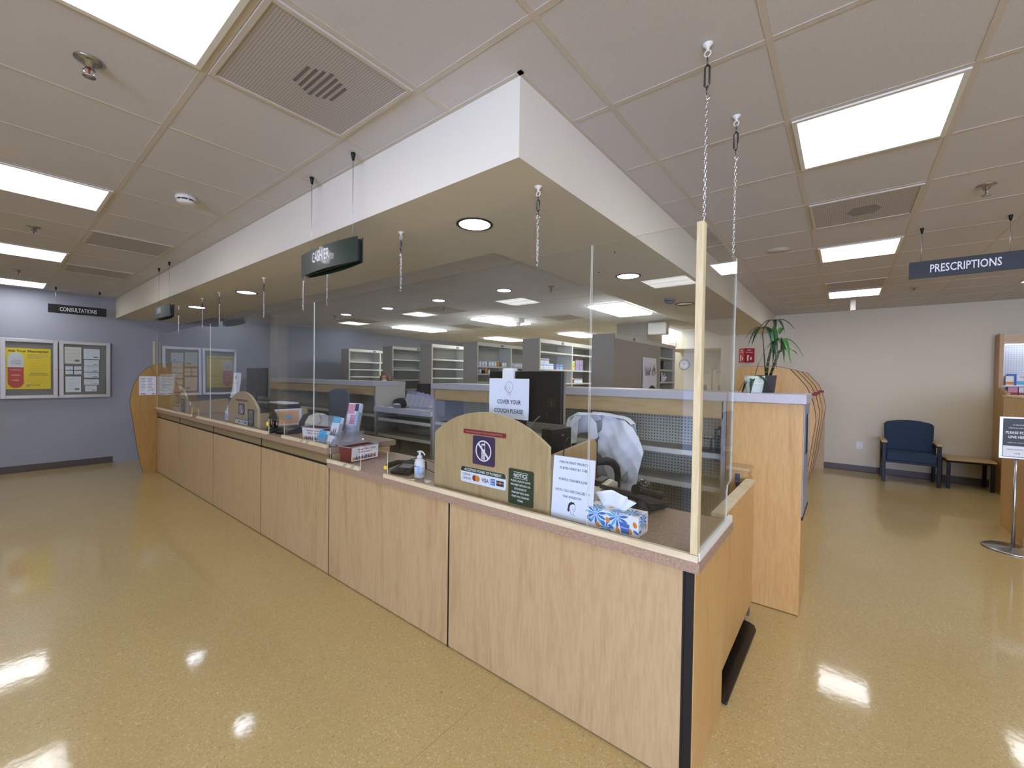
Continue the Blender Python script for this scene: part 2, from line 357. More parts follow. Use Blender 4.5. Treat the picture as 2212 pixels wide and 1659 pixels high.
b = MB()   # dropped soffit wrapping the corner
for q in ([(SX, SY, ZS), (SX, YF, ZS), (IX, YF, ZS), (IX, IY, ZS)], [(SX, SY, ZS), (IX, IY, ZS), (XB, IY, ZS), (XB, SY, ZS)],
          [(SX, YF, ZS), (SX, SY, ZS), (SX, SY, ZC), (SX, YF, ZC)], [(SX, SY, ZS), (XR, SY, ZS), (XR, SY, ZC), (SX, SY, ZC)],
          [(IX, IY, ZS), (IX, YF, ZS), (IX, YF, ZI), (IX, IY, ZI)], [(XB, IY, ZS), (IX, IY, ZS), (IX, IY, ZI), (XB, IY, ZI)]): b.face(q, 'soffit')
struct('trim_1', b)
def wall(name, x0, y0, x1, y1, m, z1=2.95, holes=()):
    b = MB(); b.box(x0, y0, 0, x1, y1, z1, m); return struct(name, b)
wall('wall_left', XL, YF, XB+.1, YF+.12, 'wall_blue')
wall('wall_right', XR, YN, XR+.12, 1.97, 'wall_cream')
wall('wall_hall', XR+.12, 1.85, XB, 1.97, 'wall_cream')
wall('wall_back', XB, 1.85, XB+.12, YF, 'wall_cream')
wall('wall_rear', XL, YN-.12, XR, YN, 'wall_cream')
# window wall behind the photographer's left: four bays of blinds
b = MB(); WB = [(-4.4, -2.6), (-2.2, -.4), (1.72, 2.32)]
y = YN
for a, c in WB:
    b.box(XL-.12, y, 0, XL, a, 2.95, 'wall_cream'); b.box(XL-.12, a, 0, XL, c, .75 if c-a > 1 else .15, 'wall_cream'); b.box(XL-.12, a, 2.45, XL, c, 2.95, 'wall_cream'); y = c
b.box(XL-.12, y, 0, XL, YF, 2.95, 'wall_cream'); struct('wall_window', b)
for i, (a, c) in enumerate(WB):
    z0 = .75 if c-a > 1 else .15
    w = thing('window_%d' % (i+1), None, None, (XL, (a+c)/2, z0)); w['kind'] = 'structure'
    b = MB(); b.box(XL-.09, a, z0, XL-.06, c, 2.45, 'blind_dim' if i == 2 else 'blind'); b.build('pane', w)
    b = MB()
    for q in (a, c-.04, (a+c)/2-.02): b.box(XL-.06, q, z0, XL-.02, q+.04, 2.45, 'alu')
    for q in (z0, 2.41): b.box(XL-.06, a, q, XL-.02, c, q+.04, 'alu')
    b.build('window_frame', w)
b = MB(); b.box(-.75, 9.25, 0, -.55, YF, ZC, 'wall_cream'); struct('trim_2', b)
b = MB(); b.prism([(YF-.004, 0), (YF, 0), (YF, .1), (YF-.012, .1), (YF-.012, .012), (YF-.03, .006), (YF-.03, 0)], 'x', XL, 1.3, 'baseboard'); struct('baseboard_left', b)
b = MB(); b.prism([(XR-.03, 0), (XR, 0), (XR, .105), (XR-.012, .105), (XR-.012, .012), (XR-.03, .006)], 'y', -1.69, .28, 'baseboard'); struct('baseboard_right', b)
b = MB(); b.box(7.76, 2.95, 1.2, 8.6, 3.55, ZI, 'wall_cream'); b.box(7.755, 2.951, 1.2, 7.76, 3.55, ZI, 'shelf_grey'); struct('trim_3', b)
b = MB(); b.box(9.6, 1.99, 2.2, XB, 3.3, ZI, 'wall_cream'); struct('trim_4', b)

# ================================================================ ceiling fixtures
GL = lambda k: 1.15+.6*k
GY = lambda k: .846+.608*k
lamps = {}
def troffer(name, x0, x1, y0, y1, z, label, group, axis='Y', strength=None):
    t = thing(name, label, 'ceiling light', ((x0+x1)/2, (y0+y1)/2, z-.006), group)
    b = MB(); e, f = .014, .034
    for q in ((x0+e, y0+e, x0+f, y1-e), (x1-f, y0+e, x1-e, y1-e), (x0+f, y0+e, x1-f, y0+f), (x0+f, y1-f, x1-f, y1-e)): b.box(q[0], q[1], z-.009, q[2], q[3], z-.001, 'off_white')
    b.build('frame', t)
    nm = 'lens_%.2f_%s' % (x0, axis)
    key = (axis, round((x0+x1)/2 if axis == 'X' else (y0+y1)/2, 2), z)
    if key not in lamps: lamps[key] = 'lens%d' % len(lamps); lampmat(lamps[key], axis, key[1]+.11, .22, strength or LAMP)
    dz = .006 if z > 2.7 else .035      # the pharmacy lamps have dropped lenses
    b = MB(); b.box(x0+f, y0+f, z-dz, x1-f, y1-f, z-.003, lamps[key]); b.build('diffuser', t)
    return t
LG, RG, PG = 'lay-in lights left of the soffit', 'lay-in lights over the waiting side', 'lay-in lights over the pharmacy'
for k, lab in ((1, 'big square ceiling light cut by the top left edge, beside the perforated vent'), (5, 'second square ceiling light along the left edge, above the sprinkler'),
               (9, 'third square ceiling light along the left edge, behind the middle left vent'), (13, 'last square ceiling light on the left, next to the grey-blue wall')):
    troffer('ceiling_light', GL(-2), GL(-1), GY(k), GY(k+1), ZC, lab, LG, 'X')
for k, lab in ((2, 'large square ceiling light right of the hanging chains'), (6, 'square ceiling light behind the right vent, left of the prescriptions sign'),
               (10, 'farthest square ceiling light in the right row, by the cream wall')):
    troffer('ceiling_light', GL(k), GL(k+1), GY(-2), GY(-1), ZC, lab, RG, 'X')
troffer('ceiling_light', GL(10), GL(11), GY(-5), GY(-4), ZC, 'square ceiling light at the right edge, under the prescriptions sign', RG, 'X')
for x, y in ((-2, -3), (-6, 1), (-6, 5), (-6, 9), (-6, 13), (-6, -3), (2, -6), (6, -6), (-2, -7), (2, -9)):     # the rest of the same rows, outside the frame
    troffer('ceiling_light', GL(x), GL(x+1), GY(y), GY(y+1), ZC, 'square lay-in ceiling light of the waiting room rows', 'waiting room lights out of view', 'X')
IXs = lambda k: 3.688+.594*k
IYs = lambda k: 2.412+.598*k
for kx, ky, lab in ((3, 0, 'long ceiling light over the pharmacy nearest the soffit corner, right of the glass seam'), (3, 4, 'long ceiling light over the pharmacy, middle one of the near row'),
                    (3, 8, 'long ceiling light over the pharmacy, leftmost, near the blue wall'), (8, 4, 'small far pharmacy ceiling light above the open bottle shelves'),
                    (8, 8, 'small far pharmacy ceiling light above the second grey shelving range'), (8, .75, 'long far ceiling light above the wall clock'), (10, 1, 'farther ceiling light right of the wall clock')):
    troffer('ceiling_light', IXs(kx), IXs(kx+2), IYs(ky), IYs(ky+1), ZI, lab, PG, 'Y', LAMP*(1.4 if kx == 3 else .7))
def vent(x0, x1, y0, y1, z, lab, dark=False):
    t = thing('ceiling_vent', lab, 'vent', ((x0+x1)/2, (y0+y1)/2, z-.006), 'perforated ceiling vents')
    b = MB(); e, f = .014, .032
    for q in ((x0+e, y0+e, x0+f, y1-e), (x1-f, y0+e, x1-e, y1-e), (x0+f, y0+e, x1-f, y0+f), (x0+f, y1-f, x1-f, y1-e)): b.box(q[0], q[1], z-.01, q[2], q[3], z-.001, 'tgrid')
    b.build('frame', t)
    b = MB(); b.box(x0+f, y0+f, z-.006, x1-f, y1-f, z-.003, 'vent'); b.build('grille', t)
    if dark:   # dusty cross-shaped louvre core showing through the holes
        b = MB(); cx, cy = (x0+x1)/2+.03, (y0+y1)/2-.01
        for i in range(7):
            w = .1-.012*abs(i-3); q = -.09+.026*i
            b.box(cx+q, cy-w, z-.0068, cx+q+.013, cy+w, z-.006, 'vent_dark')
        b.build('louvre', t)
vent(GL(-1), GL(0), GY(1), GY(2), ZC, 'large perforated ceiling vent in the foreground, with a dusty core', True)
vent(GL(-1), GL(0), GY(7), GY(8), ZC, 'perforated ceiling vent beyond the smoke detector'); vent(GL(-1), GL(0), GY(10), GY(11)-.05, ZC, 'farthest perforated ceiling vent on the left, above the consultations sign')
vent(GL(4), GL(5), GY(-2), GY(-1), ZC, 'perforated ceiling vent between the two nearest right-hand lights', True); vent(GL(9)-.06, GL(10)-.06, GY(-2), GY(-1), ZC, 'perforated ceiling vent touching the farthest right-hand light')
vent(IXs(1), IXs(2), IYs(4), IYs(5), ZI, 'perforated pharmacy vent left of the second recessed can light'); vent(IXs(1), IXs(2), IYs(8), IYs(9), ZI, 'perforated pharmacy vent nearest the blue wall')
vent(IXs(4), IXs(5), IYs(2), IYs(3), ZI, 'perforated pharmacy vent beside the glass seam'); vent(IXs(4), IXs(5), IYs(6), IYs(7), ZI, 'small perforated pharmacy vent beyond the motion detector')
def can(x, y, z, lab, lit=True, r=.094):
    t = thing('recessed_light', lab, 'recessed light', (x, y, z), 'recessed can lights')
    b = MB(); b.lathe([(r-.004, .0), (r+.012, .0), (r+.014, -.004), (r-.002, -.006), (r-.004, -.001)], (x, y, z), 'can_dark', 40); b.build('trim_ring', t)
    b = MB()
    if lit: b.lathe([(.001, -.001), (r-.004, -.001), (r-.004, -.003), (.001, -.003)], (x, y, z), 'can_lit', 40); b.build('lens', t)
    else:
        b.lathe([(r-.004, -.002), (.07, -.001), (.05, -.004), (.001, -.004)], (x, y, z), 'chrome', 30); b.build('reflector', t)
for y, lab in ((1.715, 'recessed can light nearest the soffit corner'), (3.414, 'recessed can light half hidden by the near cashier sign'), (5.173, 'recessed can light third along the soffit'), (6.925, 'farthest recessed can light along the soffit')): can(1.78, y, ZS, lab)
can(3.467, 1.492, ZS, 'recessed can light on the right arm of the soffit'); can(5.12, 1.50, ZS, 'unlit recessed light with mirrored reflector beside the smoke detector', False)
for y, lab in ((3.31, 'pharmacy can light right of the sprinkler'), (4.51, 'second pharmacy can light from the right'), (5.72, 'third pharmacy can light from the right'), (6.95, 'pharmacy can light nearest the blue wall')): can(3.97, y, ZI, lab, r=.088)
def sprinkler(x, y, z, lab):
    t = thing('fire_sprinkler', lab, 'sprinkler', (x, y, z), 'ceiling sprinklers')
    b = MB(); b.lathe([(.045, 0), (.045, -.003), (.03, -.008), (.02, -.008), (.014, -.03), (.008, -.03)], (x, y, z), 'steel', 20); b.build('escutcheon', t)
    b = MB(); b.tube([(x-.012, y, z-.028), (x-.018, y, z-.045), (x-.003, y, z-.062)], .003, 'chrome'); b.tube([(x+.012, y, z-.028), (x+.018, y, z-.045), (x+.003, y, z-.062)], .003, 'chrome')
    b.cyl((x, y, z-.03), (x, y, z-.06), .003, 'red'); b.build('yoke', t)
    b = MB(); b.lathe([(.001, -.062), (.02, -.062), (.02, -.065), (.001, -.065)], (x, y, z), 'steel', 16); b.build('deflector', t)
for x, y, z, lab in ((.254, 2.35, ZC, 'large chrome sprinkler at upper left'), (.25, 5.43, ZC, 'sprinkler near the left edge behind the second light'), (.24, 7.9, ZC, 'farthest sprinkler on the left'),
                     (3.834, -.652, ZC, 'sprinkler above the prescriptions sign'), (7.448, -.664, ZC, 'small sprinkler below the prescriptions sign'),
                     (4.12, 2.72, ZI, 'pharmacy sprinkler beside the right can light'), (4.38, 4.85, ZI, 'pharmacy sprinkler beside the second vent'), (3.95, 7.3, ZI, 'pharmacy sprinkler near the blue wall')): sprinkler(x, y, z, lab)
def smoke(x, y, z, lab, m='off_white'):
    t = thing('smoke_detector', lab, 'smoke detector', (x, y, z), 'smoke detectors')
    b = MB(); b.lathe([(.06, 0), (.062, -.018), (.055, -.024)], (x, y, z), m, 32); b.build('base', t)
    b = MB(); b.lathe([(.05, -.022), (.05, -.03), (.045, -.034)], (x, y, z), 'black', 32); b.build('vent_slots', t)
    b = MB(); b.lathe([(.055, -.033), (.048, -.046), (.03, -.052), (.001, -.053)], (x, y, z), m, 32)
    for k in range(8):
        a = k*PI/4; b.tube([(x+.052*math.cos(a), y+.052*math.sin(a), z-.02), (x+.052*math.cos(a), y+.052*math.sin(a), z-.036)], .003, m, 6)
    b.build('cover', t)
smoke(.865, 3.61, ZC, 'white round smoke detector on the left ceiling'); smoke(4.72, 1.541, ZS, 'round smoke detector under the soffit by the glass corner', 'mid_grey')
b = MB(); b.lathe([(.105, -.001), (.105, -.004), (.1, -.006), (.1, -.002)], (4.625, .515, ZC), 'cream_plastic', 40); b.lathe([(.1, -.002), (.1, -.0035), (.001, -.0035)], (4.625, .515, ZC), 'tile', 40)
tag(b.build('ceiling_speaker'), 'flat round ceiling speaker between the chain and the right-hand lights', 'speaker')
b = MB(); b.box(5.95, 4.6, ZI-.08, 6.11, 4.76, ZI, 'off_white'); b.lathe([(.04, -.08), (.04, -.13), (.001, -.13)], (6.03, 4.68, ZI), 'off_white', 16)
tag(b.build('motion_detector'), 'white boxy detector hanging from the pharmacy ceiling', 'detector')
b = MB(); b.box(8.0, -.095, ZC-.16, 8.05, -.035, ZC-.02, 'cream_plastic'); b.lathe([(.03, 0), (.03, -.02), (.001, -.02)], (8.025, -.065, ZC), 'off_white', 16)
tag(b.build('occupancy_sensor'), 'slim cream sensor box hanging in front of the far light', 'sensor')
t = thing('exit_sign', 'small exit sign with red letters beyond the grey cabinets', 'exit sign', (9.585, 3.07, 2.2))
b = MB(); b.box(9.57, 2.98, 2.24, 9.6, 3.16, 2.36, 'cream_plastic'); b.build('housing', t)
b = MB(); b.text(FX(9.568, 3.07, 2.25), 'EXIT', 0, .05, .06, 'exit_red', .13, bold=.02); b.build('lettering', t)
b = MB(); b.box(7.55, 2.52, 2.33, 7.72, 2.86, 2.55, 'off_white'); tag(b.build('wall_box', bevel=.02), 'rounded off-white box mounted high above the grey cabinet', 'box')

# ---------------------------------------------------------------- hanging signs
def wires(t, pts, ztop, zbot):
    for x, y in pts:
        b = MB(); b.cyl((x, y, zbot), (x, y, ztop-.02), .0018, 'steel', 6); b.build('wire', t)
        b = MB(); b.lathe([(.012, 0), (.012, -.006), (.006, -.04), (.003, -.042)], (x, y, ztop), 'black', 12); b.build('ceiling_cap', t)
def flat_sign(x0, y0, x1, y1, z0, z1, fr, word, tw, wpts, lab, tz):
    t = thing('hanging_sign', lab, 'sign', ((x0+x1)/2, (y0+y1)/2, z0), 'hanging signs')
    b = MB(); b.box(x0, y0, z0, x1, y1, z1, 'sign_dark'); b.build('board', t)
    b = MB(); b.text(fr, word, 0, tz, .062, 'white', tw, bold=.012); b.build('lettering', t); wires(t, wpts, ZC, z1-.01)
flat_sign(.549, 9.06, 1.162, 9.08, 2.371, 2.497, FY(.86, 9.058, 2.434), 'CONSULTATIONS', .39, ((.628, 9.07), (1.089, 9.07)), 'flat dark consultations sign in front of the grey-blue wall', 0)
flat_sign(4.60, -.99, 4.62, -.378, 2.352, 2.482, FX(4.598, -.685, 2.42), 'PRESCRIPTIONS', .372, ((4.61, -.448), (4.61, -.908)), 'flat dark prescriptions sign at the right edge', 0)
def lens_sign(y0, y1, wpts, lab):
    t = thing('hanging_sign', lab, 'sign', (1.26, (y0+y1)/2, 2.137), 'hanging signs'); ym = (y0+y1)/2; hw = (y1-y0)/2
    bul = lambda y: .014+.026*(1-((y-ym)/hw)**2)
    for s in (-1, 1):
        b = MB(); n = 16; ys = [y0+(y1-y0)*i/n for i in range(n+1)]
        b.prism([(1.26+s*bul(y), y) for y in ys]+[(1.26+s*(bul(y)+.005), y) for y in ys[::-1]], 'z', 2.137, 2.272, 'sign_green'); b.build('face_panel', t)
    b = MB(); b.box(1.249, y0+.01, 2.147, 1.271, y1-.01, 2.262, 'sign_dark'); b.build('core', t)
    b = MB(); b.text(None, 'CASHIER', 0, 0, .062, 'white', .205, bold=.012, warp=lambda x, y, z: Vector((1.26-bul(ym-x+.03)-.0058, ym-x+.03, 2.222+y))); b.build('lettering', t)
    wires(t, wpts, ZC, 2.2)
lens_sign(2.07, 2.71, ((1.26, 2.615), (1.26, 2.145)), 'near curved green cashier sign hanging over the low counter')
lens_sign(5.767, 6.44, ((1.26, 6.328), (1.26, 5.883)), 'far curved green cashier sign seen nearly edge-on')

# ================================================================ service counter
XF, ZLO, ZHI = 1.607, .865, .968
seams = [.45, 1.72, 3.04, 4.305, 5.645, 6.995, 8.2]
CG = 'maple counter cabinets'
def cab(i, y0, y1, hi, lab):
    t = thing('counter_cabinet', lab, 'cabinet', (1.88, (y0+y1)/2, 0), CG)
    b = MB(); b.box(XF+.017, y0, .0, 2.13, y1, (ZHI if hi else ZLO)-.045, 'black_gap'); b.build('carcass', t)
    b = MB(); b.box(XF, y0+.007, .008, XF+.017, y1-.007, .828 if hi else .818, 'maple'); b.build('front_panel', t, bevel=.001, seg=1)
    ht = .921 if hi else .82
    for a, c in ((y0, y0+.0068), (y1-.0068, y1)): b = MB(); b.box(XF+.003, a, .0, XF+.0168, c, ht, 'black_gap'); b.build('reveal', t)
    if hi: b = MB(); b.box(XF+.004, y0+.007, .829, XF+.0168, y1-.007, .8445, 'black_gap'); b.build('reveal', t)
    if hi: b = MB(); b.box(XF+.006, y0+.007, .845, XF+.0168, y1-.007, .921, 'fascia'); b.build('fascia', t)
    return t
labs = ['widest front cabinet of the low counter, at its right end', 'front cabinet of the low counter next to the step up', 'first cabinet of the raised counter, right beside the step',
        'second cabinet of the raised counter from the step', 'third cabinet of the raised counter from the step', 'last cabinet of the raised counter, against the curved end panel']
for i in range(6):
    t = cab(i, seams[i], seams[i+1]-.0, i > 1, labs[i])
    if i == 0:
        b = MB(); b.box(XF+.012, .415, .0, 2.1, .432, .82, 'maple_less_daylight'); b.build('end_panel', t, bevel=.001, seg=1)
        b = MB(); b.box(XF+.005, .418, .005, XF+.02, .449, .82, 'black_gap'); b.build('corner_reveal', t)
    if i == 2: b = MB(); b.box(XF+.02, 3.032, .865, 2.14, 3.04, .921, 'maple_x'); b.build('side_return', t)
b = MB(); b.box(1.585, .395, ZLO-.042, 2.17, 3.03, ZLO, 'laminate')
for f in b.bm.faces:
    if abs(f.normal.z) < .5 or True:
        pass
tag(b.build('countertop', bevel=.002), 'low speckled mauve countertop carrying the tissue box and near arch', 'countertop')
b = MB(); b.box(1.585, 3.03, ZHI-.045, 2.2, 8.2, ZHI, 'laminate'); tag(b.build('countertop', bevel=.002), 'raised speckled mauve countertop running to the curved end panel', 'countertop')
# outline of the curved divider panels (protrusion, height)
def prof(top, back, q=1.0):
    f = [(.157, 0), (.185, .15), (.214, .3), (.250, .58), (.281, .86), (.298, .98), (.305, 1.07), (.300, 1.15), (.291, 1.2), (.262, 1.33), (.207, 1.46), (.13, 1.56), (.043, top-.035), (-.06, top-.01), (-.2, top)]
    n = [(-back+.07, top), (-back+.03, top-.012), (-back+.008, top-.035), (-back, top-.075), (-back, 0)]
    return f+n
b = MB(); b.prism([(XF-p, z) for p, z in prof(1.665, .50)], 'y', 8.205, 8.24, 'maple_dark', 'black_gap')
t = thing('end_panel', 'tall curved maple panel closing the left end of the raised counter', 'panel', (1.6, 8.22, 0))
b.build('panel', t)
b = MB(); b.box(1.56, 8.19, 1.635, 1.58, 8.21, 1.985, 'pine_z'); b.build('support_post', t)
def notice(fr, w, h, lab, lines, m='paper', name='notice', cat='notice', cols=1, icon=None, group=None):
    b = MB(); b.fbox(fr, -w/2, -h/2, 0, w/2, h/2, .001, m)
    for cx in range(cols):
        x0 = -w*.42 + cx*w*.86/cols; x1 = x0+w*.78/cols
        for k in range(lines):
            y = h*.38-k*h*.72/lines; q = random.uniform(.55, 1)
            b.fbox(fr, x0, y-h*.012, .0012, x0+(x1-x0)*q, y+h*.008, .0014, 'ink_soft')
    if icon: b.fbox(fr, -w*.42, -h*.46, .0012, -w*.12, -h*.42, .0014, 'ink'); b.fbox(fr, w*.26, -h*.46, .0012, w*.38, -h*.42, .0014, 'ink')
    return tag(b.build(name), lab, cat, group)
notice(FY(1.50, 8.203, 1.317), .195, .28, 'white two-column notice taped on the curved left end panel', 9, cols=2, icon=1)
notice(FY(1.735, 8.203, 1.33), .19, .33, 'pale notice behind the glass on the curved left end panel', 10, 'cream_plastic', icon=1)

# ---------------------------------------------------------------- wooden arches with their signs
def station(x, y0, y1, zb, lab, where, sidelen=.47):
    t = thing('counter_arch', lab, 'counter arch', (x, (y0+y1)/2, zb), 'arched sign boards on the counter')
    zs = zb+(1.19-.865) if zb < .9 else zb+.2; zt = 1.333; ym = (y0+y1)/2; hw = (y1-y0)/2; rad = (hw*hw+(zt-zs)**2)/(2*(zt-zs)); n = 24
    pts = [(y0, zb), (y1, zb)]
    for k in range(n+1):
        yy = y1-(y1-y0)*k/n; pts.append((yy, zt-rad+math.sqrt(max(0, rad*rad-(yy-ym)**2))))
    b = MB(); b.prism(pts, 'x', x, x+.022, 'maple', 'pine_z'); b.build('front_board', t)
    b = MB(); e = x+.022; zs2 = zs-.02
    b.prism([(e, zb), (e+sidelen, zb), (e+sidelen, zs2-.01), (e+sidelen-.03, zs2+.012), (e, zs2-.025)], 'y', y0, y0+.02, 'maple'); b.build('side_board', t)
    fr = FX(x, ym, zb)
    # plates sit on the board: right on the reader's right is -Y
    G = 'signs on the arched boards'
    h = 1.205-.865
    top = (zs-zb)+.035
    f = FX(x-.001, ym, zb); off = top-.36
    remap = {.343: (.262, .280), .182: (.122, .236), .073: (.022, .082), .018: (.020, .190)}
    def plate(nm, lab2, x0, x1, z0, z1, m, rad=.008):
        f.u = Vector((0, 0, 1)); f.o = Vector((x-.001, ym, zb))
        if zb > .9:      # smaller set of plates on the raised counter
            t0, t1 = remap[z0]; k = (t1-t0)/(z1-z0); f.o.z = zb+t0-z0*k; f.u = Vector((0, 0, k))
        else: z0 += off; z1 += off
        b = MB(); pts = []
        for cx, cy, a0 in ((x1-rad, z1-rad, 0), (x0+rad, z1-rad, 90), (x0+rad, z0+rad, 180), (x1-rad, z0+rad, 270)):
            for k in range(5): a = R(a0+22.5*k); pts.append((cx+rad*math.cos(a), cy+rad*math.sin(a)))
        b.fpoly(f, pts, 0, m, .004); return b, (x0+x1)/2, (z0+z1)/2, G
    b, cx, cy, g = plate('', '', -.16, .143, .343, .367, 'maroon', .002)
    b.text(f, 'PHOTO ID REQUIRED TO PICK UP PRESCRIPTIONS', cx, cy, .0085, 'pink', .26, z=.0045)
    tag(b.build('photo_id_strip'), 'narrow dark red strip sign %s' % where, 'sign', G)
    b, cx, cy, g = plate('', '', -.088, .07, .182, .337, 'purple', .01)
    ring = [(.057*math.cos(2*PI*k/36), .057*math.sin(2*PI*k/36)) for k in range(36)]; ri = [(p[0]*.87, p[1]*.87) for p in ring]
    for k in range(36):
        j = (k+1) % 36; b.face([f.p(cx+q[0], cy+q[1], .0045) for q in (ri[k], ring[k], ring[j], ri[j])][::-1], 'white')
    b.fpoly(f, [(cx-.013, cy-.045), (cx+.013, cy-.045), (cx+.013, cy+.038), (cx-.013, cy+.038)], .0046, 'white')
    b.fpoly(f, [(cx-.009, cy+.008), (cx+.009, cy+.008), (cx+.009, cy+.03), (cx-.009, cy+.03)], .0048, 'purple'); b.fpoly(f, [(cx+.006, cy+.038), (cx+.012, cy+.038), (cx+.012, cy+.05), (cx+.006, cy+.05)], .0046, 'white')
    for i in range(3):
        for j in range(4): b.fpoly(f, [(cx-.009+i*.007, cy-.04+j*.01), (cx-.005+i*.007, cy-.04+j*.01), (cx-.005+i*.007, cy-.034+j*.01), (cx-.009+i*.007, cy-.034+j*.01)], .0048, 'purple')
    b.fpoly(f, [(cx-.044, cy+.036), (cx-.036, cy+.044), (cx+.044, cy-.036), (cx+.036, cy-.044)][::-1], .005, 'white')
    tag(b.build('no_phone_sign'), 'purple no mobile phone plate %s' % where, 'sign', G)
    b, cx, cy, g = plate('', '', -.178, .150, .073, .158, 'paper', .012)
    b.fpoly(f, [(cx-.163, cy+.016), (cx+.163, cy+.016), (cx+.163, cy+.032), (cx+.155, cy+.0425), (cx-.155, cy+.0425), (cx-.163, cy+.032)], .0042, 'notice_green')
    b.text(f, 'ACCEPTED FORMS OF PAYMENT', cx, cy+.029, .015, 'white', .27, z=.0046, bold=.015)
    b.text(f, 'CASH &', cx-.148, cy+.002, .013, 'purple', .06, z=.0046, align='LEFT', bold=.01); b.text(f, 'CHECKS', cx-.148, cy-.02, .013, 'purple', .065, z=.0046, align='LEFT', bold=.01)
    for dx, m in ((-.057, 'red'), (-.036, 'orange')):
        b.fpoly(f, [(cx+dx+.017*math.cos(2*PI*k/20), cy-.012+.017*math.sin(2*PI*k/20)) for k in range(20)], .0045+(.0002 if dx > -.05 else 0), m)
    b.text(f, 'VISA', cx+.02, cy-.012, .021, 'purple', .052, z=.0046, bold=.02)
    b.fpoly(f, [(cx+.06, cy-.029), (cx+.09, cy-.029), (cx+.09, cy+.005), (cx+.06, cy+.005)], .0045, 'blue'); b.text(f, 'AM', cx+.075, cy-.005, .01, 'white', .024, z=.0048); b.text(f, 'EX', cx+.075, cy-.02, .01, 'white', .022, z=.0048)
    b.fpoly(f, [(cx+.1, cy-.026), (cx+.15, cy-.026), (cx+.15, cy+.002), (cx+.1, cy+.002)], .0045, 'ink'); b.fpoly(f, [(cx+.125+.007*math.cos(2*PI*k/12), cy-.01+.007*math.sin(2*PI*k/12)) for k in range(12)], .0048, 'orange')
    b.text(f, 'DISC', cx+.11, cy-.01, .006, 'white', .016, z=.0048); b.text(f, 'VER', cx+.14, cy-.01, .006, 'white', .014, z=.0048)
    tag(b.build('payment_sign'), 'white accepted payments plate with card marks %s' % where, 'sign', G)
    b, cx, cy, g = plate('', '', .166, .322, .018, .196, 'notice_green', .01)
    b.fpoly(f, [(cx-.045, cy+.073), (cx+.045, cy+.073), (cx+.045, cy+.075), (cx-.045, cy+.075)], .0045, 'white'); b.fpoly(f, [(cx-.045, cy+.043), (cx+.045, cy+.043), (cx+.045, cy+.045), (cx-.045, cy+.045)], .0045, 'white')
    b.text(f, 'NOTICE', cx, cy+.059, .018, 'white', .085, z=.0046, bold=.02)
    for k, s in enumerate(('PUBLIC HEALTH LAWS', 'PROHIBIT RETURN OR', 'EXCHANGE OF', 'PRESCRIPTION AND', 'OVER THE COUNTER', 'ITEMS')): b.text(f, s, cx, cy+.03-.0195*k, .0098, 'white', .0068*len(s), z=.0046, bold=.012)
    tag(b.build('notice_sign'), 'dark green notice plate %s' % where, 'sign', G)
station(1.66, 1.095, 1.905, ZLO+.001, 'near arched maple board on the low counter, in front of the monitor', 'on the near arched board')
station(1.66, 4.53, 5.34, ZHI+.001, 'middle arched maple board on the raised counter beside the cable bundle', 'on the middle arched board')
station(1.66, 6.9, 7.71, ZHI+.001, 'farthest arched maple board on the raised counter, behind the glass near the end panel', 'on the farthest arched board')

# ---------------------------------------------------------------- wooden sill strips and acrylic screens
SG = 'pale wooden sill strips holding the screens'
def strip(y0, y1, z, lab, marks=()):
    b = MB(); b.box(1.583, y0, z+.0005, 1.603, y1, z+.026, 'pine')
    for q in marks:
        for d in (0, .02): b.prism([(q+d, z+.002), (q+d+.006, z+.002), (q+d-.024, z+.026), (q+d-.03, z+.026)], 'x', 1.5822, 1.583, 'ink')
    return tag(b.build('sill_strip', bevel=.001, seg=1), lab, 'sill strip', SG)
strip(.40, 2.314, ZLO, 'long sill strip on the low counter in front of the near arch and tissue box')
strip(2.60, 3.03, ZLO, 'short marked sill strip on the low counter below the pen box', (2.78, 2.68))
strip(3.04, 3.81, ZHI, 'marked white sill strip on the raised counter by the leaflets', (3.44, 3.34)); strip(4.127, 6.188, ZHI, 'sill strip on the raised counter in front of the middle arch'); strip(6.45, 8.19, ZHI, 'farthest sill strip on the raised counter by the end panel')
b = MB(); b.box(1.603, .397, ZLO+.0005, 2.16, .415, ZLO+.03, 'off_white'); tag(b.build('sill_strip', bevel=.001, seg=1), 'white sill strip across the right end of the low counter', 'sill strip', SG)
b = MB(); b.box(1.585, .403, ZLO+.027, 1.622, .428, 2.09, 'pine_z'); tag(b.build('corner_post', bevel=.0015, seg=1), 'slim upright pine post at the corner of the glass screen', 'post')
def pane(pts, x, lab, holes=()):
    t = thing('acrylic_screen', lab, 'screen', (x, sum(p[0] for p in pts)/len(pts), min(p[1] for p in pts)), 'clear hanging screens')
    b = MB(); b.prism(pts, 'x', x, x+.005, 'acrylic', 'acr_edge'); b.build('sheet', t)
    for y, z in holes:
        b = MB(); b.lathe([(.006, -.001), (.006, .001), (.003, .001), (.003, -.001)], (0, 0, 0), 'chrome', 10)
        for v in b.bm.verts: v.co = Vector((x-.001+v.co.z, y+v.co.x, z+v.co.y))
        b.build('grommet', t)
T = 2.09
pane([(.43, ZLO+.002), (.852, ZLO+.002), (.852, T), (.43, T)], 1.605, 'narrow clear screen between the corner post and the first seam', ((.75, 2.04), (.85-.03, 1.97)))
pane([(.858, ZLO+.002), (2.30, ZLO+.002), (2.30, 1.03), (2.61, 1.03), (2.61, ZLO+.002), (3.025, ZLO+.002), (3.025, ZHI+.002), (3.28, ZHI+.002), (3.28, T), (.858, T)], 1.605, 'wide clear screen in front of the near arch, with a pass-through slot', ((1.141, 2.06), (2.18, 2.06), (3.09, 2.06)))
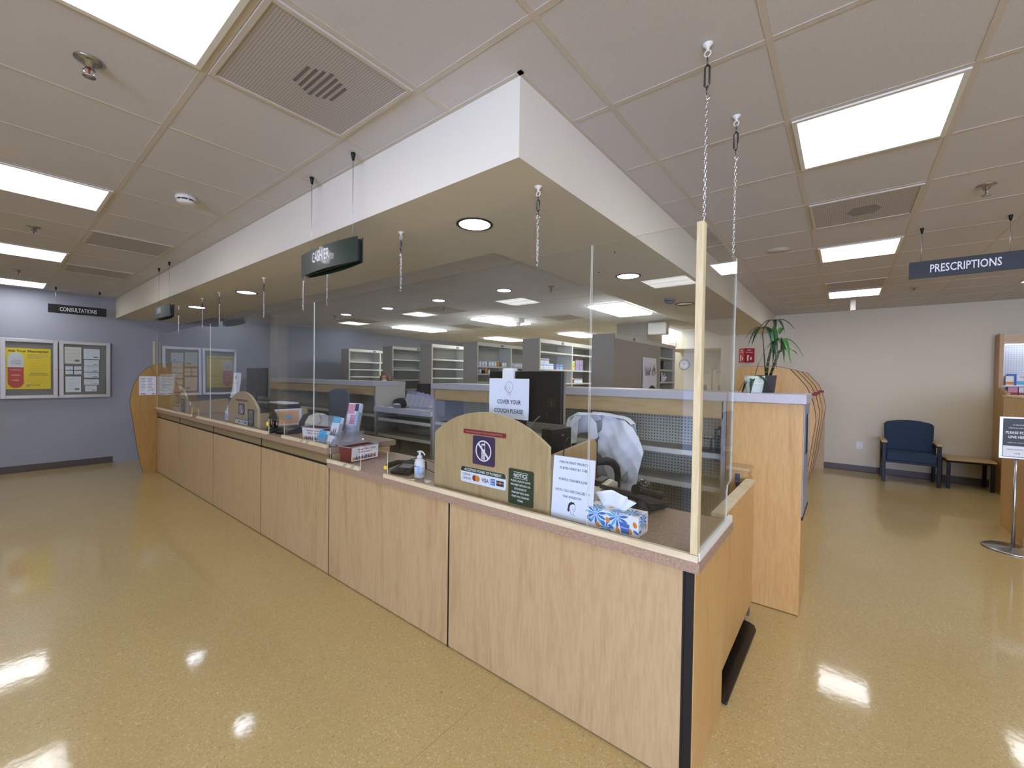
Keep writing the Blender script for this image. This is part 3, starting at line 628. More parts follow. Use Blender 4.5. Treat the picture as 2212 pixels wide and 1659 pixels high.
pane([(3.286, ZHI+.002), (3.81, ZHI+.002), (3.81, 1.108), (4.128, 1.108), (4.128, ZHI+.002), (5.75, ZHI+.002), (5.75, T), (3.286, T)], 1.605, 'wide clear screen in front of the middle arch', ((3.476, 2.06), (4.255, 2.06), (5.456, 2.06)))
pane([(5.756, ZHI+.002), (6.19, ZHI+.002), (6.19, 1.083), (6.45, 1.083), (6.45, ZHI+.002), (8.195, ZHI+.002), (8.195, T), (5.756, T)], 1.605, 'farthest clear screen beside the curved end panel', ((6.043, 2.06), (7.045, 2.06)))
t = thing('acrylic_screen', 'clear side screen across the right end of the low counter', 'screen', (1.86, .407, ZLO+.03), 'clear hanging screens')
b = MB(); b.prism([(1.625, ZLO+.031), (2.06, ZLO+.031), (2.07, ZLO+.035), (2.075, 1.02), (2.09, 1.05), (2.15, 1.06), (2.17, T), (1.625, T)], 'y', .404, .409, 'acrylic', 'acr_edge'); b.build('sheet', t)
# chains
def chain(x, y, ztop, zbot, lab):
    t = thing('hanging_chain', lab, 'chain', (x, y, ztop), 'screen chains')
    b = MB(); b.lathe([(.019, 0), (.019, -.002), (.007, -.012), (.006, -.022), (.001, -.022)], (x, y, ztop), 'off_white', 14); b.tube([(x, y+.011*math.sin(a), ztop-.033+.011*math.cos(a)) for a in [2*PI*k/12 for k in range(12)]], .0025, 'off_white', 6, True); b.build('ceiling_hook', t)
    k = .8 if ztop < 2.5 else 1.25
    b = MB(); z = ztop-.04
    b.tube([(x, y, z), (x, y, z-.03*k)], .0025, 'dark_metal', 6)
    for s in (-1, 1): b.tube([(x, y, z-.026*k), (x, y+s*.008, z-.034*k), (x, y+s*.008, z-.084*k), (x, y, z-.092*k)], .0035, 'dark_metal', 6)
    b.tube([(x, y, z-.088*k), (x, y, z-.112*k)], .0025, 'dark_metal', 6); b.build('turnbuckle', t)
    z -= .112*k
    b = MB(); b.tube([(x, y, z+.002), (x, y+.002, z-.004), (x, y+.008, z-.014), (x, y, z-.022), (x, y-.008, z-.016), (x, y-.012, z-.004)], .0024, 'chrome', 6); b.build('hook', t)
    z -= .016; b = MB(); n = int((z-zbot)/.0155); st = (z-zbot)/max(n, 1)
    for i in range(n+1):
        c = z-st*i-.006; pts = []
        for j in range(10):
            a = 2*PI*j/10; q = .0042*math.cos(a); w = .0098*math.sin(a)
            pts.append((x+q, y, c+w) if i % 2 else (x, y+q, c+w))
        b.tube(pts, .0013, 'chrome', 5, True)
    b.build('chain_links', t)
for y, lab in ((1.141, 'chain under the soffit nearest its corner'), (2.181, 'second chain from the soffit corner, above the near arch'), (3.09, 'chain half hidden behind the near cashier sign'), (3.476, 'chain at the left edge of the near cashier sign'),
               (4.255, 'chain between the cashier signs, first beyond the near one'), (5.456, 'chain in front of the third can light'), (6.043, 'chain beside the fourth can light'), (7.045, 'farthest chain, just right of the far cashier sign')): chain(1.608, y, ZS, 2.062, lab)
chain(1.64, .418, ZC, 2.07, 'long chain from the main ceiling to the corner post'); chain(2.165, .42, ZC, 2.07, 'long chain from the main ceiling to the end of the side screen')

# ================================================================ low partition shelving (gondola) behind the counter
def gondola(y0, y1, lab, endR=False, endL=False, tray=False):
    t = thing('partition_shelving', lab, 'shelving', (3.5, (y0+y1)/2, 0), 'low partition shelving with pegboard')
    b = MB(); b.box(3.235, y0-(.01 if y0 < 4 else -.031), 1.375, 3.77, y1, 1.437, 'grey_cap'); b.build('cap', t, bevel=.002)
    b = MB(); b.box(3.262, y0+.02, 1.25, 3.28, y1-.02, 1.374, 'maple_y'); b.build('valance', t)
    b = MB(); b.box(3.60, y0+.03, .1, 3.615, y1-.03, 1.374, 'peg'); b.build('pegboard', t)
    b = MB(); b.box(3.72, y0+.03, .0, 3.735, y1-.03, 1.374, 'maple_y'); b.build('back_panel', t)
    b = MB(); b.box(3.28, y0+.03, 0, 3.598, y1-.03, .1, 'shelf_grey'); b.build('base_deck', t)
    n = max(1, round((y1-y0)/1.2))
    for z in (.40, .72, .965):
        for k in range(n):
            a = y0+.03+(y1-y0-.06)*k/n; c = y0+.03+(y1-y0-.06)*(k+1)/n
            b = MB(); b.box(3.285, a+.002, z, 3.598, c-.002, z+.022, 'shelf_grey'); b.box(3.278, a+.002, z-.012, 3.285, c-.002, z+.026, 'shelf_white'); b.build('shelf', t)
    for yy, on in ((y0, endR), (y1-.03, endL)):
        b = MB()
        if on: b.box(3.26, y0, 0, 3.745, .655 if False else y0+.03, 1.374, 'maple')
        else: b.box(3.262, yy, .0, 3.74, yy+.03, 1.374, 'grey_cap' if yy > 5 or yy < 4 else 'beige_panel')
        b.build('end_panel', t)
    return t
g1 = gondola(.655, 3.79, 'long low partition shelving with pegboard and grey cap, right of the white tray')
g2 = gondola(4.945, 9.55, 'low partition shelving with pegboard, left of the white tray')
t = thing('partition_shelving', 'lower pegboard shelving running under the white tray', 'shelving', (3.5, 4.36, 0), 'low partition shelving with pegboard')
b = MB(); b.box(3.60, 3.83, .1, 3.615, 4.91, 1.03, 'peg'); b.build('pegboard', t)
for z in (.12, .40, .72, .93): b = MB(); b.box(3.285, 3.83, z, 3.598, 4.91, z+.022, 'shelf_grey'); b.box(3.278, 3.83, z-.012, 3.285, 4.91, z+.026, 'shelf_white'); b.build('shelf', t)
# maple end cabinet of the partition
t = thing('partition_end', 'tall maple end cabinet of the partition with the potted plants on top', 'cabinet', (3.5, .43, 0))
b = MB(); b.box(3.262, .205, .005, 3.745, .652, 1.374, 'maple_less_daylight'); b.build('body', t, bevel=.0015, seg=1)
b = MB(); b.box(3.235, .19, 1.376, 3.77, .643, 1.437, 'grey_cap'); b.build('cap', t, bevel=.002)
b = MB(); b.box(3.29, .2, .64, 3.745, .2045, 1.37, 'grey_metal'); b.build('metal_side', t)
b = MB(); b.box(3.27, .196, .625, 3.745, .2045, .638, 'black_gap'); b.build('trim_line', t)
b = MB(); b.box(3.44, .1965, 1.03, 3.56, .1995, 1.3, 'black_gap'); b.build('slot', t)
b = MB(); b.box(3.561, .195, 1.03, 3.7, .1995, 1.3, 'chrome'); b.build('metal_plate', t)
# swing gate and its post
t = thing('gate_post', 'short maple post with latch between swing gate and partition', 'post', (3.19, .54, 0))
b = MB(); b.box(3.13, .49, .0, 3.258, .6, .925, 'maple_less_daylight'); b.build('post', t, bevel=.001, seg=1)
b = MB(); b.box(3.10, .475, .926, 3.258, .615, .945, 'maple_x'); b.build('cap', t, bevel=.001, seg=1)
b = MB(); b.box(3.122, .535, .84, 3.13, .565, .9, 'steel'); b.box(3.105, .54, .82, 3.128, .56, .85, 'steel'); b.build('latch', t, bevel=.001, seg=1)
t = thing('swing_gate', 'low maple swing gate between the counter end and the post', 'gate', (2.65, .475, .08))
b = MB(); b.box(2.19, .448, .08, 3.10, .492, .862, 'maple_less_daylight'); b.build('leaf', t, bevel=.001, seg=1)
b = MB(); b.box(2.19, .444, .863, 3.10, .496, .882, 'pine'); b.build('top_edge', t, bevel=.001, seg=1)
b = MB(); b.box(3.06, .455, .0, 3.11, .485, .08, 'steel'); b.build('bottom_hinge', t)
b = MB(); n = 20; pts = [(2.15, .40), (2.15, .9), (2.9, .9), (2.975, .7), (2.975, .5), (2.968, .44), (2.945, .405), (2.9, .39), (2.2, .40)]
b.prism(pts, 'z', .001, .013, 'rubber'); tag(b.build('floor_mat', bevel=.004), 'black marbled rubber mat on the floor under the swing gate', 'mat')

# ================================================================ tray desk in the partition gap
t = thing('tray_counter', 'white tray counter with raised rim bridging the gap in the partition', 'counter', (3.5, 4.36, 1.03))
b = MB(); b.box(3.24, 3.80, 1.045, 3.74, 4.935, 1.075, 'white'); b.build('top', t)
b = MB(); b.box(3.225, 3.80, 1.04, 3.24, 4.935, 1.105, 'tray_rim'); b.build('front_rim', t)
b = MB(); b.box(3.26, 3.80, 0, 3.74, 3.82, 1.045, 'shelf_grey'); b.build('side_cheek', t)
b = MB(); b.box(3.26, 4.92, 0, 3.74, 4.935, 1.045, 'shelf_grey'); b.build('side_cheek', t)
b = MB(); b.box(3.29, 3.61, 1.05, 3.595, 3.755, 1.24, 'grey_metal'); tag(b.build('metal_box'), 'grey metal box fixed beside the white tray, under the partition valance', 'box')
for k in range(4):
    b = MB(); y = 4.62+.1*k; b.box(3.3, y, 1.076, 3.38, y+.06, 1.09+.012*(k % 2), 'paper' if k % 2 else 'off_white'); tag(b.build('paper_stack'), 'small white paper stack lying on the tray counter', 'paper', 'papers on the tray counter')
for k, (x, y) in enumerate(((3.42, 4.72), (3.45, 4.03))):
    b = MB(); b.box(x, y, 1.076, x+.09, y+.09, 1.125, 'clear_plastic'); b.box(x+.01, y+.01, 1.126, x+.08, y+.08, 1.14, 'white'); tag(b.build('tape_dispenser', bevel=.004), ('clear box with white lid at the left of the tray', 'clear box with white lid at the right of the tray')[k], 'box')
for k in range(6):
    x0, y0 = 3.62+.012*k, 4.76-.085*k; h = .26-.012*k; fr = Fr((x0, y0, 1.078), (.25, -1, 0), (.1, -.35-.04*k, 1))
    b = MB(); b.fbox(fr, -.06, 0, 0, .06, h, .012, 'clear_plastic' if k < 2 else 'lilac'); b.fbox(fr, -.045, .02, .013, .045, h*.8, .016, 'grey_cap'); tag(b.build('file_holder'), ('leftmost', 'second', 'third', 'fourth', 'fifth', 'rightmost')[k]+' leaning grey file holder on the tray counter', 'file holder', 'fanned file holders')
b = MB(); b.lathe([(.1, 0), (.13, .04), (.11, .1), (.04, .13)], (3.62, 4.86, 1.078), 'dark_grey', 18); tag(b.build('headset'), 'dark rounded bag lying behind the file holders', 'bag')
t = thing('monitor', 'small dark monitor peeking over the tray behind the beige board', 'monitor', (4.3, 5.3, 0))
b = MB(); b.box(4.28, 5.06, 1.12, 4.31, 5.36, 1.40, 'dark_grey'); b.build('screen', t, bevel=.004)
b = MB(); b.box(4.3, 5.18, .0, 4.33, 5.24, 1.2, 'dark_grey'); b.box(4.2, 5.08, 0, 4.45, 5.34, .02, 'dark_grey'); b.build('stand', t)

# ================================================================ tall shelving ranges
def rng(y0, x0, x1, zs, lab, bays=2, closed=0.0):
    t = thing('shelving_range', lab, 'shelving', ((x0+x1)/2, y0+.15, 0), 'tall grey pharmacy shelving ranges'); y1 = y0+.31; H = 2.1
    b = MB(); b.box(x0, y0, 0, x0+.02, y1, H, 'shelf_grey'); b.build('end_panel', t)
    b = MB(); b.box(x1-.02, y0, 0, x1, y1, H, 'shelf_grey'); b.build('end_panel', t)
    b = MB(); b.box(x0+.02, y1-.015, 0, x1-.02, y1, H-.001, 'shelf_back'); b.build('back', t)
    b = MB(); b.box(x0+.02, y0+.005, H-.06, x1-.02, y1-.015, H-.002, 'shelf_white'); b.build('top', t)
    xs = x0+.02+closed; w = (x1-.02-xs)/bays
    if closed: b = MB(); b.box(x0+.02, y0+.001, 0, x0+.02+closed*.47, y0+.02, H-.062, 'shelf_grey'); b.box(x0+.025+closed*.47, y0+.001, 0, xs, y0+.02, H-.062, 'shelf_grey'); b.build('closed_side', t)
    for k in range(bays+1): b = MB(); b.box(xs+w*k-.015 if k else xs, y0, 0, xs+w*k+.015 if k < bays else xs+w*k, y0+.03, H-.062, 'shelf_white'); b.build('upright', t)
    for k in range(bays):
        b = MB()
        if k: b.box(xs+w*k-.008, y0+.03, 0, xs+w*k+.008, y1-.016, H-.062, 'shelf_white'); b.build('divider', t)
        for z in [.1, .4, .7, 1.0, 1.25]+list(zs):
            b = MB(); b.box(xs+w*k+.016, y0+.002, z-.025, xs+w*(k+1)-.016, y1-.016, z, 'shelf_white'); b.build('shelf', t)
    b = MB(); b.box(x0+.62, y0-.004, H-.05, x0+.68, y0+.004, H-.015, 'mid_grey'); b.build('handle', t)
    return t
rng(8.55, 4.95, 6.55, (1.49, 1.65, 1.82), 'leftmost tall grey shelving range, empty, near the blue wall')
rng(6.97, 4.95, 6.75, (1.442, 1.644, 1.846), 'second tall shelving range from the left, brightly lit and empty')
rng(5.80, 4.95, 6.75, (1.495, 1.665, 1.832), 'third tall shelving range from the left, empty, left of the bottle shelves')
rng(4.75, 5.02, 6.85, (1.44, 1.575, 1.70), 'tall shelving range holding white pill bottles')
rng(3.52, 5.05, 6.95, (1.44, 1.652, 1.915), 'tall shelving range holding small white, yellow and lilac boxes')
rng(2.31, 4.965, 7.4, (1.48, 1.68, 1.875), 'tall grey cabinet with closed side and one open bay, a calendar on its side', 1, 1.68)
# what stands on them
def bottle(x, y, z, r, h, m, cap, lab, group):
    t = thing('pill_bottle', lab, 'bottle', (x, y, z), group)
    b = MB(); b.lathe([(r, 0), (r, h*.7), (r*.7, h*.78)], (x, y, z), m, 12); b.build('body', t)
    b = MB(); b.lathe([(r*.75, h*.78), (r*.75, h)], (x, y, z), cap, 12); b.build('cap', t); return t
BG, BH = 'white pill bottles on the upper bottle shelf', 'bottles on the lower bottle shelf'
for i in range(8):
    yel = i == 7; bottle(5.10+.072*i+(.03 if i > 3 else 0), 4.82, 1.701, .026, .085 if not yel else .1, 'orange' if yel else 'white', 'white', 'orange bottle among the white ones, before the gap of the upper shelf' if yel else 'white pill bottle in the left cluster of the upper bottle shelf', BG if not yel else None)
for i in range(9): bottle(5.80+.062*i if i < 2 else 5.86+.062*i+.03, 4.84, 1.701, .025, .08, 'white', 'white', 'white pill bottle in the right cluster of the upper bottle shelf', 'right hand white pill bottles, upper shelf')
for i, (m, c) in enumerate((('white', 'white'), ('white', 'white'), ('dark_grey', 'white'), ('orange', 'white'), ('white', 'orange'))):
    bottle(5.10+.075*i, 4.82, 1.576, .026, .085, m, c, ('first small white bottle at the left of the lower bottle shelf', 'second small white bottle of the lower bottle shelf', 'dark bottle with white cap on the lower bottle shelf', 'orange bottle with white cap on the lower bottle shelf', 'white bottle with orange cap on the lower bottle shelf')[i], BH)
def carton(x, y, z, w, d, h, m, lab, group=None, stripe=None):
    b = MB(); b.box(x, y, z, x+w, y+d, z+h, m)
    if stripe: b.box(x-.0005, y-.001, z+h*.62, x+w+.0005, y, z+h*.8, stripe)
    return tag(b.build('medicine_box'), lab, 'box', group)
z = 1.6525
for i in range(3): carton(5.10+.135*i, 3.56, z, .125, .1, .085, 'paper', ('left', 'middle', 'right')[i]+' white carton of the bottom row beside the grey end panel', 'stacked white cartons', 'pale_blue')
for i in range(2): carton(5.10+.14*i, 3.56, z+.087, .13, .1, .07, 'paper', ('left', 'right')[i]+' white carton of the upper row beside the grey end panel', 'stacked white cartons', 'ink_soft')
for i in range(2): carton(5.58+.1*i, 3.56, z, .085, .1, .08, 'pale_blue' if i else 'lilac', ('lilac-grey carton right of the white carton stack', 'pale blue carton left of the shelf upright')[i], None, 'blue')
carton(6.03, 3.56, z, .12, .1, .09, 'acid', 'yellow carton, lower of the pair on the middle shelf', 'yellow cartons', 'orange'); carton(6.03, 3.56, z+.092, .12, .1, .06, 'acid', 'yellow carton on top of the other yellow one', 'yellow cartons', 'white')
for i in range(2):
    for j in range(2): carton(6.18+.13*i, 3.56, z+.088*j, .12, .1, .086, 'lilac', ('lower', 'upper')[j]+(' left', ' right')[i]+' lilac carton beside the yellow cartons', 'lilac cartons', 'pink')
carton(6.03, 3.56, 1.4405, .09, .1, .1, 'red', 'small red and white carton on the lower shelf', None, 'white')
for i in range(2): carton(6.15+.14*i, 3.56, 1.4405, .13, .1, .07, 'paper', ('left', 'right')[i]+' flat white carton beside the red one', 'flat white cartons', 'ink_soft')
# open bay of the last cabinet
t = thing('mortar', 'white mortar and pestle on the open shelf near the clock', 'mortar', (7.12, 2.42, 1.481))
b = MB(); b.lathe([(.03, 0), (.03, .01), (.05, .03), (.07, .085), (.064, .085), (.045, .035), (.001, .02)], (7.12, 2.42, 1.481), 'white', 20); b.build('bowl', t)
b = MB(); b.tube([(7.1, 2.42, 1.52), (7.17, 2.4, 1.62)], [.014, .008], 'white'); b.build('pestle', t)
b = MB(); b.box(6.84, 2.36, 1.481, 6.88, 2.5, 1.64, 'dark_grey'); b.box(6.882, 2.36, 1.481, 6.94, 2.5, 1.64, 'white'); tag(b.build('binder'), 'white and dark binders standing left of the mortar', 'binder')
b = MB(); b.lathe([(.05, 0), (.05, .01), (.015, .02), (.015, .05), (.04, .08), (.035, .11), (.01, .13)], (7.1, 2.42, 1.681), 'steel', 16); tag(b.build('brass_scale'), 'small metal apothecary figure on the shelf above the mortar', 'ornament')
b = MB(); fr = Fr((6.78, 2.4, 1.681), (1, 0, 0), (.16, 0, 1)); b.fbox(fr, 0, 0, 0, .02, .14, .1, 'black'); tag(b.build('leaning_book'), 'dark book leaning in the corner above the binders', 'book')
for k in range(3):
    b = MB(); b.lathe([(.03, 0), (.034, .05), (.02, .1), (.008, .12)], (6.85+.15*k, 2.42, 1.2505), 'black' if k else 'dark_grey', 12); tag(b.build('dark_bottle'), ('left', 'middle', 'right')[k]+' dark bottle on the lowest visible shelf under the mortar', 'bottle', 'dark bottles under the mortar')
fr = FY(6.2, 2.305, 1.64); t = thing('wall_calendar', 'curled white calendar with dark red grasses hanging on the grey cabinet side', 'calendar', (6.2, 2.3, 1.42))
b = MB(); b.grid(lambda u, v: fr.p(-.28+.56*u+.01*math.sin(5*v), -.24+.44*v-(.03*math.sin(7*u) if v < .05 else 0), .004+.012*math.sin(4*u)**2*(1-v)), 14, 14, 'paper')
for k in range(34):
    x = random.uniform(-.22, .22); y0 = random.uniform(-.1, .02); h = random.uniform(.05, .16); q = random.uniform(-.012, .012)
    b.fpoly(fr, [(x-.006, y0), (x+.006, y0), (x+q, y0+h)], .018, random.choice(('ink', 'maroon', 'purple')))
b.build('page', t)
b = MB(); b.fbox(fr, -.26, -.27, .0, .24, -.22, .003, 'dark_grey'); b.build('back_sheet', t)
# clock, lockers
t = thing('wall_clock', 'round white wall clock with silver rim on the far cream wall', 'clock', (10.98, 3.15, 1.92))
b = MB(); b.lathe([(.125, 0), (.13, .012), (.12, .03), (.113, .028), (.113, .018), (.001, .018)], (0, 0, 0), 'steel', 36)
for v in b.bm.verts: v.co = Vector((XB-.001-v.co.z, 3.2+v.co.x, 1.90+v.co.y))
b.build('case', t)
fr = FX(XB-.02, 3.2, 1.90); b = MB(); b.fpoly(fr, [(.113*math.cos(2*PI*k/32), .113*math.sin(2*PI*k/32)) for k in range(32)], 0, 'paper')
for k in range(12):
    a = k*PI/6; f2 = Fr(fr.p(.092*math.cos(a), .092*math.sin(a), .001), fr.r*math.cos(a)+fr.u*math.sin(a), -fr.r*math.sin(a)+fr.u*math.cos(a)); b.fbox(f2, -.012, -.003, 0, .012, .003, .001, 'ink')
b.build('dial', t)
b = MB()
for a, l, w in ((R(118), .055, .004), (R(55), .08, .003)):
    f2 = Fr(fr.p(0, 0, .004), fr.r*math.cos(a)+fr.u*math.sin(a), -fr.r*math.sin(a)+fr.u*math.cos(a)); b.fbox(f2, -.015, -w, 0, l, w, .001, 'ink')
b.build('hands', t)
for k, y in enumerate((2.62, 2.30)):
    t = thing('locker', ('left pale locker against the far cream wall', 'right pale locker against the far cream wall')[k], 'locker', (10.8, y, 0), 'pale lockers')
    b = MB(); b.box(10.68, y-.155, 0, 10.99, y+.155, 1.80, 'lockr'); b.build('body', t)
    b = MB(); b.box(10.665, y-.145, .06, 10.68, y+.145, 1.78, 'lockr')
    for j in range(5): b.box(10.6645, y-.1+.04*j, 1.68, 10.666, y-.085+.04*j, 1.74, 'mid_grey')
    b.build('door', t, bevel=.002, seg=1)
    b = MB(); b.box(10.66, y-.05, 1.27, 10.664, y+.03, 1.4, 'mid_grey'); b.build('handle_recess', t)

# ================================================================ bulletin case on the blue wall
t = thing('notice_case', 'aluminium two-door notice case on the grey-blue wall', 'notice board', (.69, 9.57, 1.09))
x0, x1, z0, z1, yf = .112, 1.272, 1.10, 1.99, 9.54
b = MB(); b.box(x0, yf+.02, z0, x1, 9.599, z1, 'alu'); b.box(x0+.03, yf+.018, z0+.03, x1-.03, yf+.021, z1-.03, 'board_grey'); b.build('housing', t)
for a, c, hx in ((.115, .678, .655), (.692, 1.269, .708)):
    b = MB(); w = .048
    for q in ((a, z0, a+w, z1), (c-w, z0, c, z1), (a+w, z0, c-w, z0+w), (a+w, z1-w, c-w, z1)): b.box(q[0], yf-.006, q[1], q[2], yf+.018, q[3], 'alu')
    d = b.build('door', t, bevel=.003)
    b = MB(); b.box(a+w, yf-.001, z0+w, c-w, yf+.001, z1-w, 'case_glass'); b.build('glass', d)
    b = MB(); b.lathe([(.008, 0), (.008, .012), (.001, .014)], (0, 0, 0), 'chrome', 12)
    for v in b.bm.verts: v.co = Vector((hx+v.co.x, yf-.006-v.co.z, 1.545+v.co.y))
    b.build('lock', d)
fr = FY(.3825, 9.553, 1.545)
t = tag(None or thing('pill_poster', 'yellow Ask Your Pharmacist poster with a large red and white capsule', 'poster', (.3825, 9.553, 1.24)))
b = MB(); b.fbox(fr, -.222, -.305, 0, .222, .305, .002, 'yellow'); b.text(fr, 'Ask Your Pharmacist!', 0, .262, .03, 'ink', .40, z=.0025, bold=.035)
for k, w in enumerate((.2, .21, .19, .15)): b.fbox(fr, -.01, .212-k*.018, .0022, -.01+w, .216-k*.018, .0026, 'ink_soft')
for k, w in enumerate((.18, .16, .17, .19, .15, .18)): b.fbox(fr, .0, .12-k*.03, .0022, w, .1225-k*.03, .0026, 'orange')
b.text(fr, 'Ask the pharmacist if', .1, -.066, .014, 'ink', .17, z=.0025, bold=.03); b.text(fr, 'you have any questions.', .1, -.09, .014, 'ink', .2, z=.0025, bold=.03)
for k in range(4): b.fbox(fr, -.01, -.13-k*.022, .0022, .18, -.128-k*.022, .0026, 'orange')
b.fbox(fr, -.02, -.262, .0022, .005, -.237, .0026, 'ink'); b.fbox(fr, -.012, -.256, .0027, -.001, -.243, .003, 'paper'); b.fbox(fr, .01, -.248, .0022, .12, -.24, .0026, 'ink'); b.build('sheet', t)
b = MB(); cx, w = -.125, .077; up = [(cx+w*math.cos(a), .14+.1*math.sin(a)) for a in [R(9*k) for k in range(21)]]; lo = [(cx+w*math.cos(a), -.2+.085*math.sin(a)) for a in [R(180+9*k) for k in range(21)]]
b.fpoly(fr, up+[(cx-w, .02), (cx+w, .02)], .003, 'pill_white'); b.fpoly(fr, [(cx+w, .02), (cx-w, .02)]+lo, .0031, 'pill_red')
for k in range(3): b.fbox(fr, cx-.045, .12-k*.025, .0033, cx+.05, .125-k*.025, .0036, 'red_text'); b.fbox(fr, cx-.05+.008*k, -.025-k*.075, .0033, cx+.05-.01*k, -.018-k*.075, .0036, 'paper')
b.build('capsule_print', t)
fr = FY(.692+.2885, 9.553, 1.545)
for q in ((-.232, .09, -.045, .355, 'large cream certificate, upper left of the right case'), (-.222, -.36, -.05, -.11, 'large grey-white letter, lower left of the right case'), (-.022, .17, .165, .335, 'white certificate, top right of the right case'),
          (-.016, .065, .155, .16, 'second slip down the right column of the case'), (-.018, -.035, .155, .058, 'third slip down the right column of the case'), (-.018, -.13, .152, -.045, 'fourth slip down the right column of the case'),
          (-.018, -.243, .155, -.152, 'fifth slip with blue print in the right column of the case'), (-.006, -.352, .13, -.255, 'bottom slip of the right column of the case'),
          (-.222, -.01, -.14, .052, 'small card, upper left of the four in the case'), (-.128, -.01, -.045, .052, 'small card, upper right of the four in the case'), (-.222, -.078, -.14, -.02, 'small card, lower left of the four in the case'), (-.128, -.078, -.045, -.02, 'small card, lower right of the four in the case')):
    a, z_, c, z2, lab = q; f2 = Fr(fr.p((a+c)/2, (z_+z2)/2, 0), fr.r, fr.u)
    b = MB(); w, h = (c-a), (z2-z_); b.fbox(f2, -w/2-.004, -h/2-.004, 0, w/2+.004, h/2+.004, .0008, 'ink'); b.fbox(f2, -w/2, -h/2, .0008, w/2, h/2, .0016, 'paper' if 'cream' not in lab else 'off_white')
    for k in range(4 if h > .1 else 2): b.fbox(f2, -w*.38, h*.3-k*h*.2-.001, .0016, w*random.uniform(0, .4), h*.3-k*h*.2+.001, .0019, 'ink_soft')
    b.fbox(f2, w*.1, -h*.36, .0016, w*.38, -h*.25, .0019, 'pale_blue' if 'blue' in lab else 'ink_soft')
    tag(b.build('posted_notice'), lab, 'notice', 'notices pinned in the right case')

# ================================================================ on the low counter
def place(pts, off): return [tuple(Vector(p)+Vector(off)) for p in pts]
# tissue box
t = thing('tissue_box', 'white tissue box with blue and orange flowers in front of the phone', 'tissue box', (1.73, .77, ZLO+.001))
fr = Fr((1.672, .9, ZLO+.001), (.0, -1, 0), (0, 0, 1)); w, d, h = .245, .105, .085
b = MB(); b.fbox(fr, 0, 0, -d, w, h, 0, 'white')
top = Fr(fr.p(0, h, 0), fr.r, -fr.n); sd = Fr(fr.p(w, 0, 0), -fr.n, fr.u)
def flower(f, x, y, r, W_, H_, z=.0004):
    for k in range(11):
        a = 2*PI*k/11+.2; ca, sa = math.cos(a), math.sin(a); P = [(x+ca*r*q-sa*s_*r, y+sa*r*q+ca*s_*r) for q, s_ in ((.2, .04), (.65, .13), (1, .05), (1, -.05), (.65, -.13), (.2, -.04))]
        P = [(min(max(p[0], .001), W_-.001), min(max(p[1], .001), H_-.001)) for p in P]; b.fpoly(f, P, z+.0001*(k % 2), ('blue', 'sky_blue')[k % 2])
    b.fpoly(f, [(x+r*.2*math.cos(2*PI*k/12), y+r*.17*math.sin(2*PI*k/12)) for k in range(12)], z+.0003, 'pale_blue')
def blob(f, x, y, rx, ry, m, a=0, z=.0006):
    b.fpoly(f, [(x+rx*math.cos(q)*math.cos(a)-ry*math.sin(q)*math.sin(a), y+rx*math.cos(q)*math.sin(a)+ry*math.sin(q)*math.cos(a)) for q in [2*PI*k/14 for k in range(14)]], z, m)
flower(fr, .05, .062, .05, w, h); flower(fr, .15, .068, .05, w, h); flower(top, .045, .02, .04, w, d); flower(top, .2, .04, .045, w, d); flower(top, .14, .02, .03, w, d); flower(sd, .05, .06, .04, d, h); flower(fr, .1, .01, .032, w, h)
for x, y in ((.062, .016), (.108, .045), (.155, .014), (.23, .05), (.21, .018)): blob(fr, x, y, .009, .013, 'orange', .4)
for x, y in ((.02, .03), (.085, .03), (.125, .02), (.235, .02)): blob(fr, x, y, .013, .006, 'blue', -.5)
for x, y in ((.1, .05), (.16, .08), (.23, .02)): blob(top, x, y, .012, .006, 'orange', .4)
blob(sd, .08, .03, .01, .014, 'orange'); blob(sd, .02, .02, .014, .006, 'blue')
b.fpoly(fr, [(.172, .006), (.205, .004), (.207, .046), (.16, .052)], .0008, 'blue'); b.text(fr, 'Kleenex', .187, .03, .008, 'white', .034, z=.001)
b.build('carton', t)
b = MB()
def tis(u, v):
    x = .02+.19*u; hgt = .06*v*(1+.35*math.sin(3.0*u+.4)) ; y = -.05+.035*(v-.3)*math.sin(5*u)+.01*math.sin(11*u)*v
    return fr.p(.115+(x-.115)*(.55+.5*v), h+.002+hgt*(1-.5*abs(u-.45)), y+(.03 if u > .8 else 0)*v)
b.grid(tis, 18, 8, 'white'); b.build('tissue', t, solid=.0008)
# wait sign
t = thing('tent_sign', 'white patient privacy notice in an acrylic stand beside the near arch', 'sign', (1.70, .975, ZLO+.001))
fr = Fr((1.672, .975, ZLO+.002), (0.02, -1, 0), (.07, 0, 1)); b = MB(); b.fbox(fr, -.108, 0, -.003, .108, .288, 0, 'paper')
for y, s, w in ((.262, 'FOR PATIENT PRIVACY', .15), (.235, 'PLEASE WAIT BY THE', .142), (.182, 'PURPLE CASHIER LINE', .148), (.132, 'UNTIL YOU ARE CALLED TO', .182), (.105, 'THE WINDOW', .097)): b.text(fr, s, 0, y, .0115, 'ink', w, z=.0006, bold=.008)
